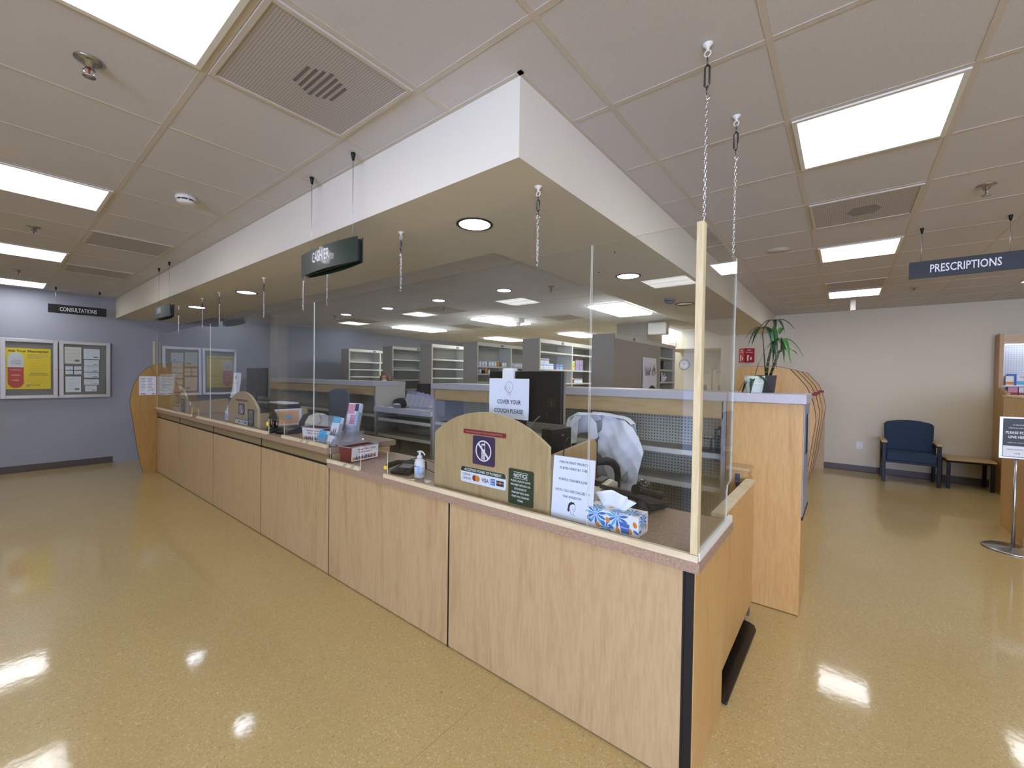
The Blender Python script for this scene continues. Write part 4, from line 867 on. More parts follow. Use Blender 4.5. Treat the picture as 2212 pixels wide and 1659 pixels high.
# little portrait: hair, face line, neck
b.fpoly(fr, [(-.02, .05), (-.016, .075), (-.004, .085), (.012, .084), (.018, .074), (.006, .076), (-.006, .07), (-.01, .056), (-.008, .045), (-.012, .038), (-.02, .04)], .0006, 'ink')
for p in ([(.018, .074), (.021, .06), (.018, .058), (.02, .05), (.012, .042)], [(-.004, .044), (-.002, .03), (.01, .026)], [(.012, .042), (.014, .028), (.02, .024)]):
    for a, c in zip(p, p[1:]): d = Vector((c[0]-a[0], c[1]-a[1])); nn = Vector((-d.y, d.x)).normalized()*.0007; b.fpoly(fr, [(a[0]-nn.x, a[1]-nn.y), (c[0]-nn.x, c[1]-nn.y), (c[0]+nn.x, c[1]+nn.y), (a[0]+nn.x, a[1]+nn.y)], .0007, 'ink')
b.fpoly(fr, [(.004, .062), (.009, .062), (.009, .064), (.004, .064)], .0007, 'ink'); b.fpoly(fr, [(.006, .05), (.014, .051), (.013, .053), (.006, .052)], .0007, 'red'); b.build('sheet', t)
b = MB(); b.fbox(fr, -.109, .288, -.004, .109, .291, .001, 'clear_plastic'); b.fbox(fr, -.109, -.001, -.06, .109, .002, -.003, 'clear_plastic'); b.build('acrylic_stand', t)
# monitor with paper
def monitor(x, y0, y1, z0, z1, zb, lab, tilt=0.0, logo=None):
    t = thing('monitor', lab, 'monitor', (x, (y0+y1)/2, zb)); ym = (y0+y1)/2
    b = MB(); b.box(x, y0, z0, x+.028, y1, z1, 'black'); b.build('back_cover', t, bevel=.006)
    b = MB(); b.box(x+.022, y0-.002, z0-.002, x+.04, y1+.002, z1+.002, 'steel'); b.box(x+.041, y0+.01, z0+.01, x+.042, y1-.01, z1-.01, 'black_gloss'); b.build('bezel', t)
    b = MB(); b.box(x-.012, ym-.03, zb+.015, x-.001, ym+.03, z0+.05, 'dark_grey'); b.build('stand_neck', t)
    b = MB(); b.box(x-.1, ym-.11, zb, x+.12, ym+.11, zb+.014, 'dark_grey'); b.build('stand_base', t, bevel=.005)
    return t
t = monitor(2.0, 1.238, 1.78, 1.262, 1.56, ZLO+.001, 'black monitor with the cover your cough sheet, behind the near arch')
b = MB(); b.box(1.996, 1.275, 1.325, 1.9995, 1.335, 1.41, 'black_gloss'); b.text(FX(1.9955, 1.305, 1.375), 'T', 0, 0, .03, 'dark_grey', .02); b.build('port_plate', t)
t = thing('cough_sheet', 'white cover your cough please sheet curling on the near monitor', 'notice', (1.985, 1.61, 1.26))
fr = FX(1.984, 1.598, 1.393); b = MB()
cur = lambda x, y: .004+.012*((x)/.14)**2*.6+.03*max(0, -y-.06)*(1+x*3)
wp = lambda x, y, z: fr.p(x+.018*((y+.02)/.12)*-.0, y, cur(x, y)+z)
b.grid(lambda u, v: wp(-.155+.31*u, -.122+.244*v, 0), 10, 14, 'paper')
b.text(None, 'COVER YOUR', 0, -.02, .0265, 'ink', .185, bold=.01, z=.003, warp=wp); b.text(None, 'COUGH PLEASE!', 0, -.075, .0265, 'ink', .225, bold=.01, z=.003, warp=wp)
rg = [(.028*math.cos(2*PI*k/30), .07+.033*math.sin(2*PI*k/30)) for k in range(30)]
def stroke(pts, w=.0009, closed=False):
    n = len(pts)
    for k in range(n if closed else n-1):
        a, c = pts[k], pts[(k+1) % n]; d = Vector((c[0]-a[0], c[1]-a[1]))
        if d.length < 1e-6: continue
        q = Vector((-d.y, d.x)).normalized()*w; b.face([wp(a[0]-q.x, a[1]-q.y, .003), wp(c[0]-q.x, c[1]-q.y, .003), wp(c[0]+q.x, c[1]+q.y, .003), wp(a[0]+q.x, a[1]+q.y, .003)], 'ink_soft')
stroke(rg, closed=True)
for p in ([(-.012, .08), (-.004, .078)], [(-.004, .065), (.006, .062), (.006, .07)], [(-.036, .062), (-.022, .068), (-.004, .05), (.006, .036), (.0, .02)], [(-.036, .062), (-.026, .05), (-.012, .04), (-.012, .022)], [(-.034, .075), (-.036, .062)], [(.01, .04), (.012, .018)]): stroke(p)
b.build('sheet', t)
b = MB(); b.box(1.98, 1.57, 1.505, 2.03, 1.66, 1.578, 'white'); tag(b.build('webcam', bevel=.01), 'white clip-on camera body atop the near monitor', 'webcam')
b = MB(); b.box(1.94, 1.26, ZLO+.001, 2.15, 1.33, 1.235, 'black'); tag(b.build('mini_computer', bevel=.004), 'black mini computer standing upright under the near monitor', 'computer')
b = MB(); b.box(2.0, 1.13, ZLO+.001, 2.24, 1.175, 1.165, 'black'); tag(b.build('black_device', bevel=.008), 'low black device right of the mini computer', 'device')
def cable(pts, lab, r=.0028, m='black', name='cable'):
    P = [Vector(p) for p in pts]; out = []
    for i in range(len(P)-1):
        a, b_, c, d = P[max(i-1, 0)], P[i], P[i+1], P[min(i+2, len(P)-1)]
        for k in range(6):
            s = k/6; out.append(.5*((2*b_)+(c-a)*s+(2*a-5*b_+4*c-d)*s*s+(3*b_-a-3*c+d)*s**3))
    out.append(P[-1]); b = MB(); b.tube(out, r, m, 6); return tag(b.build(name), lab, 'cable')
cable([(1.995, 1.38, 1.30), (1.97, 1.41, 1.26), (1.96, 1.43, 1.20), (2.0, 1.35, 1.15), (2.05, 1.25, 1.20)], 'grey cable looping from the near monitor to the mini computer', .003, 'mid_grey')
cable([(2.0, 1.18, 1.17), (1.9, 1.13, 1.21), (1.80, 1.09, 1.19), (1.76, 1.075, 1.1), (1.75, 1.06, .88)], 'black cable draped over the side board of the near arch')
# hand sanitizer
def sanitizer(x, y, z, lab, blue=True):
    t = thing('sanitizer_bottle', lab, 'bottle', (x, y, z), 'hand sanitizer bottles')
    b = MB(); b.lathe([(.030, 0), (.0335, .006), (.0335, .1), (.028, .116), (.015, .124)], (x, y, z), 'white', 24)
    b.lathe([(.0338, .02), (.0338, .085)], (x, y, z), 'paper', 24); b.build('body', t)
    b = MB(); b.lathe([(.017, .124), (.017, .142), (.008, .146), (.006, .165)], (x, y, z), 'white', 16); b.build('collar', t)
    b = MB(); b.box(x-.012, y-.012, z+.165, x+.012, y+.012, z+.174, 'white'); b.tube([(x, y-.005, z+.17), (x, y-.035, z+.168), (x, y-.05, z+.152)], .0045, 'white'); b.build('pump', t, bevel=.002)
    fr = Fr((x, y, z), (0, 1, 0), (0, 0, 1)); b = MB()
    for a0, a1, zz0, zz1, m in ((128, 168, .075, .083, 'ink_soft'), (170, 200, .03, .083, 'pale_blue')):
        b.grid(lambda u, v: Vector((x+.0345*math.cos(R(a0+(a1-a0)*u+30)), y+.0345*math.sin(R(a0+(a1-a0)*u+30)), z+zz0+(zz1-zz0)*v)), 6, 1, m)
    for k in range(7):
        zz = .07-k*.007; b.grid(lambda u, v: Vector((x+.0345*math.cos(R(232+50*u)), y+.0345*math.sin(R(232+50*u)), z+zz+.002*v)), 6, 1, 'ink_soft')
    b.build('label', t)
sanitizer(1.735, 2.135, ZLO+.001, 'white pump bottle of hand sanitizer left of the near arch'); sanitizer(1.76, 5.66, ZHI+.001, 'white pump bottle left of the middle arch')
# card terminal
def terminal(x, y, z, rz, lab):
    t = thing('card_terminal', lab, 'card terminal', (x, y, z), 'card terminals'); t.rotation_euler.z = rz
    b = MB(); b.prism([(-.1, 0), (.1, 0), (.1, .055), (.08, .06), (-.1, .022)], 'y', -.07, .07, 'black'); b.build('body', t, bevel=.005, local=True)
    f2 = Fr((-.01, 0, .041), (0, -1, 0), (.98, 0, .2)); b = MB(); b.fbox(f2, -.045, -.03, .0, .045, .03, .002, 'mid_grey'); b.build('screen', t, local=True)
    b = MB()
    for i in range(3):
        for j in range(4): b.fbox(f2, -.03+.022*i, -.09+.0135*j, 0, -.016+.022*i, -.081+.0135*j, .004, 'dark_grey')
    b.build('keypad', t, local=True)
    b = MB(); b.prism([(.1, 0), (.15, 0), (.145, .05), (.1, .06)], 'y', -.065, .065, 'dark_grey'); b.build('mount', t, bevel=.004, local=True)
    return t
terminal(1.79, 2.33, ZLO+.001, R(20), 'black card terminal with grey screen on the low counter beside the sanitizer')
t = thing('hand_scanner', 'black hand scanner with a yellow tip lying beside the card terminal', 'scanner', (1.78, 2.52, ZLO+.001))
b = MB(); b.tube([(1.715, 2.47, ZLO+.022), (1.76, 2.49, ZLO+.03), (1.84, 2.51, ZLO+.034), (1.90, 2.50, ZLO+.03)], [.013, .02, .019, .012], 'black', 12); b.build('body', t)
b = MB(); b.tube([(1.706, 2.467, ZLO+.022), (1.717, 2.471, ZLO+.022)], .0135, 'yellow', 12); b.build('tip', t)
cable([(1.90, 2.50, .895), (2.0, 2.48, .91), (2.0, 2.3, .90), (1.93, 2.15, .885), (1.88, 1.97, .872), (1.80, 1.93, .872)], 'black cable running from the card terminal to the near arch')
cable([(1.9, 2.3, .885), (1.85, 2.1, .872), (1.78, 2.0, .871), (1.76, 1.92, .871)], 'second black cable in front of the near arch')
# pen boxes
def penbox(x, y, z, rz, lab, words=True):
    t = thing('pen_box', lab, 'box', (x, y, z), 'red pen collection boxes'); t.rotation_euler.z = rz
    b = MB(); w, d, h = .135, .062, .112      # tapered body, face towards -Y
    def ring(k, zz): return [Vector((-w*k, -d*k, zz)), Vector((w*k, -d*k, zz)), Vector((w*k, d*k, zz)), Vector((-w*k, d*k, zz))]
    A, B = ring(.93, 0), ring(1, h)
    for i in range(4): b.face([A[i], A[(i+1) % 4], B[(i+1) % 4], B[i]], 'red_body')
    b.face(A[::-1], 'red_body'); b.build('body', t, local=True, solid=.002)
    b = MB()
    for q in ((-w-.006, -d-.006, w+.006, -d+.004), (-w-.006, d-.004, w+.006, d+.006), (-w-.006, -d, -w+.004, d), (w-.004, -d, w+.006, d)): b.box(q[0], q[1], h, q[2], q[3], h+.006, 'clear_plastic')
    b.grid(lambda u, v: Vector((-w+2*w*u, d+.004+.05*math.sin(v*PI*.8)-.0*v, h+.006+.085*v-.02*math.sin(v*PI))), 8, 8, 'clear_plastic'); b.build('lid', t, local=True, solid=.0015)
    f2 = Fr((0, -d*.965-.0025, h/2+.002), (1, 0, 0), (0, -.07, 1)); b = MB(); b.fbox(f2, -w*.92, -h*.5+.004, 0, w*.97, h*.5-.003, .0012, 'white')
    b.text(f2, 'Please Place Used', .015, .034, .013, 'red_text', .17, z=.0016, bold=.03); b.text(f2, 'Pens in here !!', .005, .013, .013, 'red_text', .13, z=.0016, bold=.03)
    random.seed(3)
    for k in range(30):
        xx = -.11+.0075*k; hh = random.uniform(.018, .04); b.fpoly(f2, [(xx-.003, -.043), (xx+.003, -.043), (xx+.003, -.043+hh*.8), (xx, -.043+hh), (xx-.003, -.043+hh*.8)], .0015, random.choice(('ink', 'ink', 'dark_grey', 'purple', 'orange')))
    b.build('label_sheet', t, local=True); return t
penbox(1.80, 2.945, ZLO+.002, R(9), 'red pen box with open clear lid, lower one below the counter step')
penbox(1.72, 3.42, ZHI+.002, R(-80), 'red pen box with open clear lid on the raised counter behind the leaflets')
# leaflets
def leaflet(x, y, z, w, h, lab, kind, lean=.3, yaw=0.0):
    t = thing('leaflet_holder', lab, 'leaflet holder', (x, y, z), 'clear leaflet holders'); fr = Fr((x, y, z+.003), (math.sin(yaw), -math.cos(yaw), 0), (lean*math.cos(yaw), lean*math.sin(yaw), 1))
    b = MB(); b.fbox(fr, -w/2-.004, 0, -.03, w/2+.004, h, -.027, 'clear_plastic'); b.fbox(fr, -w/2-.004, 0, .006, w/2+.004, h*.45, .009, 'clear_plastic'); b.fbox(fr, -w/2-.004, 0, -.03, w/2+.004, .003, .009, 'clear_plastic')
    b.fbox(fr, -w/2-.004, 0, -.03, -w/2-.001, h*.8, .009, 'clear_plastic'); b.fbox(fr, w/2+.001, 0, -.03, w/2+.004, h*.8, .009, 'clear_plastic'); b.build('holder', t)
    b = MB(); H = h+.01; b.fbox(fr, -w/2, .004, -.024, w/2, H, .004, 'paper')
    if kind == 'blue': b.fbox(fr, -w/2, H*.78, .004, w/2, H, .0048, 'sky_blue'); b.text(fr, 'Health Care', 0, H*.92, .009, 'white', w*.7, z=.0052); b.text(fr, 'Services', 0, H*.84, .009, 'white', w*.5, z=.0052); [b.fpoly(fr, [(q-.006, H*.32), (q+.01, H*.32), (q+.008, H*.52), (q, H*.6), (q-.006, H*.5)], .0045, 'hair') for q in (-.008, .016)]
    if kind == 'tall':
        b.fbox(fr, -w/2, H*.72, .004, w*.1, H*.97, .0046, 'pink'); b.fbox(fr, w*.1, H*.8, .004, w*.4, H*.98, .0047, 'purple'); b.fbox(fr, -w/2, H*.5, .004, 0, H*.72, .0046, 'paper'); b.fbox(fr, -w*.2, H*.45, .004, w*.25, H*.7, .0047, 'pink')
        for k in range(4): b.fbox(fr, -w*.15, H*.48+k*.012, .0048, w*.2, H*.48+k*.012+.003, .0051, 'maroon')
        b.fbox(fr, w*.25, H*.05, .004, w*.5, H*.95, .0045, 'pale_blue'); b.fbox(fr, -w*.45, H*.05, .004, w*.1, H*.38, .0046, 'lilac')
    if kind == 'plain': b.fbox(fr, -w/2, .004, .004, w/2, H, .0046, 'sky_blue'); b.fpoly(fr, [(-.004, H*.1), (.002, H*.1), (.004, H*.8), (0, H*.8)], .005, 'blue')
    b.build('leaflets', t); return t
leaflet(1.83, 3.16, ZHI+.001, .125, .315, 'tall clear holder of white, pink and purple brochures at the back', 'tall', .24, .25)
leaflet(1.71, 3.20, ZHI+.001, .10, .205, 'clear holder with a blue-headed leaflet showing two figures', 'blue', .28, .1)
leaflet(1.64, 3.24, ZHI+.001, .10, .10, 'low clear holder with plain bright blue leaflet at the counter edge', 'plain', .3, .1)
leaflet(1.645, 3.115, ZHI+.001, .08, .07, 'small clear empty-looking holder beside the blue leaflet', 'none', .25, 0)
# phone, printer, cord
t = thing('desk_phone', 'dark desk phone angled behind the tissue box', 'telephone', (2.02, .835, ZLO+.001)); t.rotation_euler.z = R(168)
def L(x, y, z): return (x, y, z)
b = MB(); b.prism([(-.1, .055), (.1, .12), (.1, .10), (.02, .055), (-.1, .035)], 'y', -.12, .12, 'dark_grey')
for y in (-.1, .1): b.prism([(.02, 0), (.08, 0), (.06, .09), (.03, .07)], 'y', y-.012, y+.012, 'dark_grey')
b.box(-.09, -.06, .0, .09, .06, .012, 'black'); b.build('base', t, local=True, bevel=.004)
b = MB(); b.tube([(-.105, .095, .075), (-.05, .1, .092), (.05, .1, .125), (.1, .095, .135)], [.026, .017, .017, .026], 'black', 12); b.build('handset', t, local=True)
b = MB()
for i in range(4):
    for j in range(3): f2 = Fr((-.05+.03*i, -.06+.035*j, .0735+.0098*i), (0, -1, 0), (.95, 0, .31)); b.fbox(f2, -.012, -.009, 0, .012, .009, .004, 'mid_grey')
b.build('keypad', t, local=True)
t = thing('card_reader', 'silver and beige label machine between privacy notice and phone', 'device', (1.98, 1.02, ZLO+.001))
b = MB(); b.prism([(1.90, ZLO+.001), (2.13, ZLO+.001), (2.14, .96), (2.08, .985), (1.93, .96), (1.89, .91)], 'y', .955, 1.045, 'cream_plastic'); b.build('body', t, bevel=.008)
b = MB(); b.prism([(1.905, .935), (2.0, .985), (2.09, .992), (2.09, .975), (1.93, .93)], 'y', .985, 1.03, 'black'); b.build('slot', t)
b = MB(); b.tube([(1.945, 1.046, .93), (1.945, 1.12, .93)], .036, 'chrome', 20); b.build('chrome_cover', t)
t = thing('speaker_camera', 'glossy black round device on a stand behind the phone', 'device', (2.12, .80, ZLO+.001))
b = MB(); b.lathe([(.001, 0), (.022, .004), (.034, .02), (.036, .04), (.03, .058), (.016, .068), (.001, .07)], (2.11, .805, ZLO+.07), 'black_gloss', 24); b.build('head', t)
b = MB(); b.lathe([(.05, 0), (.05, .012), (.016, .018), (.014, .075)], (2.11, .805, ZLO+.001), 'dark_grey', 20); b.build('stand', t)
pts = [Vector(p) for p in ((2.02, .75, .93), (2.0, .735, .895), (2.06, .715, .888), (2.13, .70, .886), (2.16, .73, .886), (2.12, .77, .89), (2.14, .80, .9))]
out = []
for i in range(len(pts)-1):
    a, b_, c, d = pts[max(i-1, 0)], pts[i], pts[i+1], pts[min(i+2, len(pts)-1)]
    for k in range(60):
        s = k/60; out.append(.5*((2*b_)+(c-a)*s+(2*a-5*b_+4*c-d)*s*s+(3*b_-a-3*c+d)*s**3))
coil = []
for k in range(len(out)-1):
    tg = (out[k+1]-out[k]).normalized(); s_ = tg.cross(Vector((0, 0, 1))).normalized(); u_ = s_.cross(tg); a = k*.9; coil.append(out[k]+s_*.011*math.cos(a)+u_*.011*math.sin(a))
b = MB(); b.tube(coil, .0028, 'black', 5); tag(b.build('coiled_cord'), 'coiled black phone cord curling on the low countertop', 'cord')

# ================================================================ on the raised counter
t = monitor(2.06, 5.37, 5.98, 1.25, 1.59, ZHI+.001, 'dark monitor behind the middle arch')
b = MB(); rg2 = [(.02*math.cos(2*PI*k/24), .02*math.sin(2*PI*k/24)) for k in range(24)]; f2 = FX(2.0595, 5.72, 1.53)
for k in range(24): j = (k+1) % 24; b.face([f2.p(*[c*q for c in rg2[i]], .0005) for i, q in ((k, .85), (k, 1), (j, 1), (j, .85))][::-1], 'mid_grey')
b.build('badge', t)
fr = FX(1.97, 6.02, 1.38); b = MB(); b.grid(lambda u, v: fr.p(-.13+.26*u, -.17+.32*v, .01*math.sin(PI*u)+.04*(1-v)**2), 6, 8, 'paper'); b.text(fr, 'COVER YOUR COUGH', 0, .02, .018, 'ink_soft', .2, z=.02); b.text(fr, 'PLEASE!', 0, -.03, .018, 'ink_soft', .09, z=.02)
b.fpoly(fr, [(.02*math.cos(2*PI*k/20), .09+.026*math.sin(2*PI*k/20)) for k in range(20)], .014, 'ink'); tag(b.build('cough_sheet'), 'white cover your cough sheet hanging beside the far monitor', 'notice')
t = thing('orange_notice', 'orange printed notice taped on the side board of the middle arch', 'notice', (1.92, 4.526, 1.0))
b = MB(); fr = FY(1.95, 4.527, 1.075); b.fbox(fr, -.135, -.085, 0, .135, .085, .001, 'paper'); b.fbox(fr, -.11, -.07, .001, .11, .07, .0014, 'peach')
for k in range(6): b.fbox(fr, -.09, .045-k*.02, .0015, .09, .049-k*.02, .0018, 'orange')
b.fbox(fr, -.04, -.02, .0019, .04, .02, .0022, 'pale_blue')
b.build('sheet', t)
terminal(1.76, 4.05, ZHI+.001, R(15), 'black card terminal on the raised counter beside the cable bundle')
b = MB(); b.prism([(1.63, 0), (1.78, 0), (1.78, .035), (1.66, .02)], 'y', 4.18, 4.33, 'black'); 
for v in b.bm.verts: v.co.z += ZHI+.001
tag(b.build('signature_pad', bevel=.004), 'flat black signature pad below the cable bundle', 'signature pad')
for k in range(7):
    r = random.Random(k); yy = 4.46-.02*k; c = (1.72+.02*k, 4.4, 1.07)
    pts = [(1.74, 4.56, 1.19-.004*k), (1.74+.01*k, 4.48, 1.14), (1.73+.01*k, 4.40, 1.10-.01*k)]
    for j in range(7):
        a = PI/2+2*PI*j/6*(1 if k % 2 else -1); rad = .05+.008*k; pts.append((1.72+.006*k+r.uniform(-.008, .008), 4.38+rad*math.cos(a), 1.055+rad*.85*math.sin(a)))
    pts.append((1.75, 4.25+.02*k, ZHI+.008)); cable(pts, 'one black cable of the looped bundle beside the middle arch', .0032)['group'] = 'black cable bundle'
t = thing('suction_hook', 'yellow round suction hook at the edge of the pass-through slot', 'hook', (1.6, 4.14, 1.06))
b = MB(); b.lathe([(.022, 0), (.02, .004), (.008, .008), (.001, .01)], (0, 0, 0), 'yellow', 20)
for v in b.bm.verts: v.co = Vector((1.604-v.co.z, 4.15+v.co.x, 1.06+v.co.y))
b.build('cup', t)
t = thing('badge_sticker', 'round white sticker with red mark on the farthest screen edge', 'sticker', (1.604, 6.5, 1.13))
b = MB(); f2 = FX(1.6035, 6.51, 1.13); b.fpoly(f2, [(.022*math.cos(2*PI*k/20), .022*math.sin(2*PI*k/20)) for k in range(20)], 0, 'white'); b.fpoly(f2, [(.011*math.cos(2*PI*k/20), .011*math.sin(2*PI*k/20)) for k in range(20)], .0005, 'red'); b.build('disc', t)
t = thing('label_printer', 'off-white label printer with dark front at the back of the raised counter', 'printer', (2.1, 4.2, ZHI+.001))
b = MB(); b.prism([(2.0, ZHI+.001), (2.18, ZHI+.001), (2.18, 1.10), (2.12, 1.13), (2.04, 1.10), (2.0, 1.03)], 'y', 4.28, 4.40, 'dark_grey'); b.build('front', t, bevel=.004)
b = MB(); b.prism([(2.0, ZHI+.001), (2.18, ZHI+.001), (2.18, 1.10), (2.12, 1.13), (2.04, 1.10), (2.0, 1.03)], 'y', 4.14, 4.28, 'cream_plastic'); b.build('cover', t, bevel=.008)
b = MB(); b.box(2.0, 4.75, ZHI+.001, 2.18, 5.2, 1.19, 'dark_grey'); tag(b.build('printer', bevel=.01), 'dark boxy printer behind the middle arch', 'printer')
b = MB(); b.box(2.01, 4.78, 1.191, 2.17, 5.16, 1.205, 'paper'); tag(b.build('paper_pile'), 'white papers lying on the dark printer', 'paper')

# ================================================================ chairs behind the counter
def swivel(x, y, rz, lab, m, bw=.24, bh=.68, lift=0.0, aw=.30, al=0.0):
    t = thing('office_chair', lab, 'chair', (x, y, 0), 'swivel chairs behind the counter'); t.rotation_euler.z = rz     # faces local -X
    b = MB(); b.lathe([(.001, .10), (.03, .10), (.03, .42+lift), (.001, .42+lift)], (0, 0, 0), 'dark_grey', 14)
    for k in range(5):
        a = 2*PI*k/5; ca, sa = math.cos(a), math.sin(a); b.tube([(.02*ca, .02*sa, .12), (.3*ca, .3*sa, .075)], [.022, .016], 'dark_grey')
    b.build('base', t, local=True)
    for k in range(5):
        a = 2*PI*k/5; b = MB(); cx, cy = .3*math.cos(a), .3*math.sin(a)
        b.tube([(cx-.02*math.sin(a), cy+.02*math.cos(a), .032), (cx+.02*math.sin(a), cy-.02*math.cos(a), .032)], .031, 'black', 14); b.build('caster', t, local=True)
    b = MB(); b.grid(lambda u, v: Vector((-.24+.5*u, (-.24+.48*v)*(1-.1*(1-u)), .47+lift-.03*(2*u-1)**2*(1 if u < .5 else .2)-.012*(2*v-1)**2)), 10, 10, m); b.build('seat', t, local=True, solid=.06)
    b = MB(); b.grid(lambda u, v: Vector((.25+.06*v-.05*(2*u-1)**2+.03*math.sin(v*PI), (-bw+2*bw*u)*(.82+.18*math.sin(min(1, v*1.3)*PI/2)), .60+lift+bh*v-.05*(2*u-1)**4*(v**3))), 14, 16, m); b.build('backrest', t, local=True, solid=.025)
    b = MB(); b.tube([(.05, 0, .44+lift), (.28, 0, .44+lift), (.33, 0, .62+lift), (.33, 0, .9+lift*.5)], .022, 'dark_grey'); b.build('back_bar', t, local=True)
    for s in (-1, 1):
        b = MB(); b.tube([(.08, s*aw*.75, .46+lift), (.06, s*aw*.97, .48+lift), (.065, s*aw, .60+lift+al), (.045, s*aw, .655+lift+al), (.0, s*aw*.99, .692+lift+al), (-.06, s*aw*.97, .71+lift+al), (-.17, s*aw*.9, .715+lift+al)], [.018, .02, .022, .024, .026, .027, .022], 'dark_grey', 10); b.build('armrest', t, local=True)
    return t
swivel(2.58, 1.36, R(-8), 'grey swivel chair with a white coat draped over its back', 'mesh_light', .185, .42, .2, .18, .08)
swivel(2.58, 5.17, R(-6), 'dark grey mesh swivel chair seen beyond the leaflets', 'mesh_grey', .29, .59, .15)
# the coat, hung over the backrest, open at the collar
t = thing('white_coat', 'crumpled white coat draped over the near swivel chair', 'coat', (2.75, 1.35, .6))
def interp(tab, v):
    for (a, p), (c, q) in zip(tab, tab[1:]):
        if v <= c: return p+(q-p)*((v-a)/(c-a) if c > a else 0)
    return tab[-1][1]
zt = [(0, 1.262), (1, .66)]
ro = [(0, 1.30), (.06, 1.22), (.14, 1.15), (.25, 1.10), (.4, 1.06), (.6, 1.085), (1, 1.12)]       # right outline (Y) going down
ri_ = [(0, 1.52), (.05, 1.43), (.12, 1.415), (.2, 1.41), (.26, 1.44), (.3, 1.415), (.36, 1.44), (.45, 1.44), (.52, 1.40), (.7, 1.37), (1, 1.36)]
def fold(y, z): return .007*math.sin(34*y+6*z)+.006*math.sin(17*z+9*y)+.006*abs(math.sin(31*y-24*z))+.006*math.sin(8*z+23*y)+.004*abs(math.sin(40*z+26*y))
b = MB()
def bulge(u): return .07*(abs(2*u-1)**2)
b.grid(lambda u, v: Vector((2.775+.05*(1-v)-.045*math.sin(PI*min(1, v*1.1))+.06*(1-u)**2+fold(interp(ri_, v)+(interp(ro, v)-interp(ri_, v))*u, 1.26-.6*v), interp(ri_, v)+(interp(ro, v)-interp(ri_, v))*u, 1.262-.6*v+.008*math.sin(9*u)-(.03*u*u if v < .05 else 0))), 34, 48, 'cloth_white')
b.build('right_front', t, solid=.004)
lo_ = [(0, 1.60), (.1, 1.69), (.3, 1.72), (1, 1.70)]; li_ = [(0, 1.52), (.05, 1.565), (.12, 1.60), (.2, 1.60), (1, 1.62)]
b = MB(); b.grid(lambda u, v: Vector((2.79+.04*(1-v)+fold(interp(li_, v)+(interp(lo_, v)-interp(li_, v))*u, 1.26-.6*v), interp(li_, v)+(interp(lo_, v)-interp(li_, v))*u, 1.262-.5*v)), 14, 40, 'cloth_white'); b.build('left_front', t, solid=.004)
b = MB(); b.grid(lambda u, v: Vector((2.80+.10*math.sin(v*PI/2)+.01*math.sin(20*u), 1.165+.50*u, 1.252+.012*math.sin(v*PI)*math.sin(PI*u)-.35*max(0, v-.6)+.004*math.sin(15*u)-.05*abs(2*u-1)**4)), 24, 12, 'cloth_white'); b.build('back_drape', t, solid=.004)
for pts in ([(1.44, 1.235), (1.40, 1.20), (1.385, 1.10), (1.43, 1.06), (1.455, 1.10), (1.45, 1.18)], [(1.52, 1.235), (1.58, 1.24), (1.615, 1.19), (1.60, 1.15), (1.565, 1.2)]):
    b = MB(); b.prism([(y, z) for y, z in pts], 'x', 2.735, 2.742, 'cloth_white'); b.build('collar_flap', t)

# ================================================================ masked person behind the tray
PX, PY = 4.26, 6.20
t = thing('person', 'person with brown hair and white face mask looking down behind the beige board', 'person', (PX, PY, 0))
face = Vector((-.75, -.66, 0)).normalized(); side = Vector((-face.y, face.x, 0)); up = Vector((0, 0, 1))
H0 = Vector((PX, PY, 1.462))
bm = bmesh.new(); verts = {}
J = {'pel': (0, 0, .86), 'wst': (.01, 0, 1.0), 'chs': (-.03, 0, 1.17), 'nk': (-.05, 0, 1.29), 'hd': (-.06, 0, 1.35),
     'sl': (-.03, .155, 1.22), 'el': (-.02, .21, 1.0), 'wl': (.10, .14, .95), 'sr': (-.03, -.155, 1.22), 'er': (-.02, -.21, 1.0), 'wr': (.10, -.14, .95),
     'hl': (0, .09, .82), 'kl': (.03, .1, .45), 'al': (0, .1, .08), 'tl': (.14, .11, .03), 'hr': (0, -.09, .82), 'kr': (.03, -.1, .45), 'ar': (0, -.1, .08), 'tr': (.14, -.11, .03)}
rad = {'pel': .14, 'wst': .12, 'chs': .14, 'nk': .055, 'hd': .055, 'sl': .06, 'el': .042, 'wl': .027, 'sr': .06, 'er': .042, 'wr': .027, 'hl': .09, 'kl': .058, 'al': .038, 'tl': .032, 'hr': .09, 'kr': .058, 'ar': .038, 'tr': .032}
E_ = [('pel', 'wst'), ('wst', 'chs'), ('chs', 'nk'), ('nk', 'hd'), ('chs', 'sl'), ('sl', 'el'), ('el', 'wl'), ('chs', 'sr'), ('sr', 'er'), ('er', 'wr'), ('pel', 'hl'), ('hl', 'kl'), ('kl', 'al'), ('al', 'tl'), ('pel', 'hr'), ('hr', 'kr'), ('kr', 'ar'), ('ar', 'tr')]
names = list(J)
for n in names: f_, s_, z_ = J[n]; verts[n] = bm.verts.new(face*f_+side*s_+up*z_)
for a, c in E_: bm.edges.new((verts[a], verts[c]))
me = bpy.data.meshes.new('clothing'); bm.to_mesh(me); bm.free(); me.materials.append(MATS['shirt'])
o = bpy.data.objects.new('clothing', me); C.objects.link(o); o.parent = t
sk = o.modifiers.new('skin', 'SKIN'); lay = me.skin_vertices[0] if me.skin_vertices else None
if lay is None:
    bm = bmesh.new(); bm.from_mesh(me); bm.verts.layers.skin.verify(); bm.to_mesh(me); bm.free(); lay = me.skin_vertices[0]
for i, n in enumerate(names): lay.data[i].radius = (rad[n], rad[n]); lay.data[i].use_root = (n == 'pel')
q = o.modifiers.new('sub', 'SUBSURF'); q.levels = q.render_levels = 2
hf = (face*.9-up*.06).normalized(); hu = (up-hf*up.dot(hf)).normalized(); hs = hf.cross(hu)
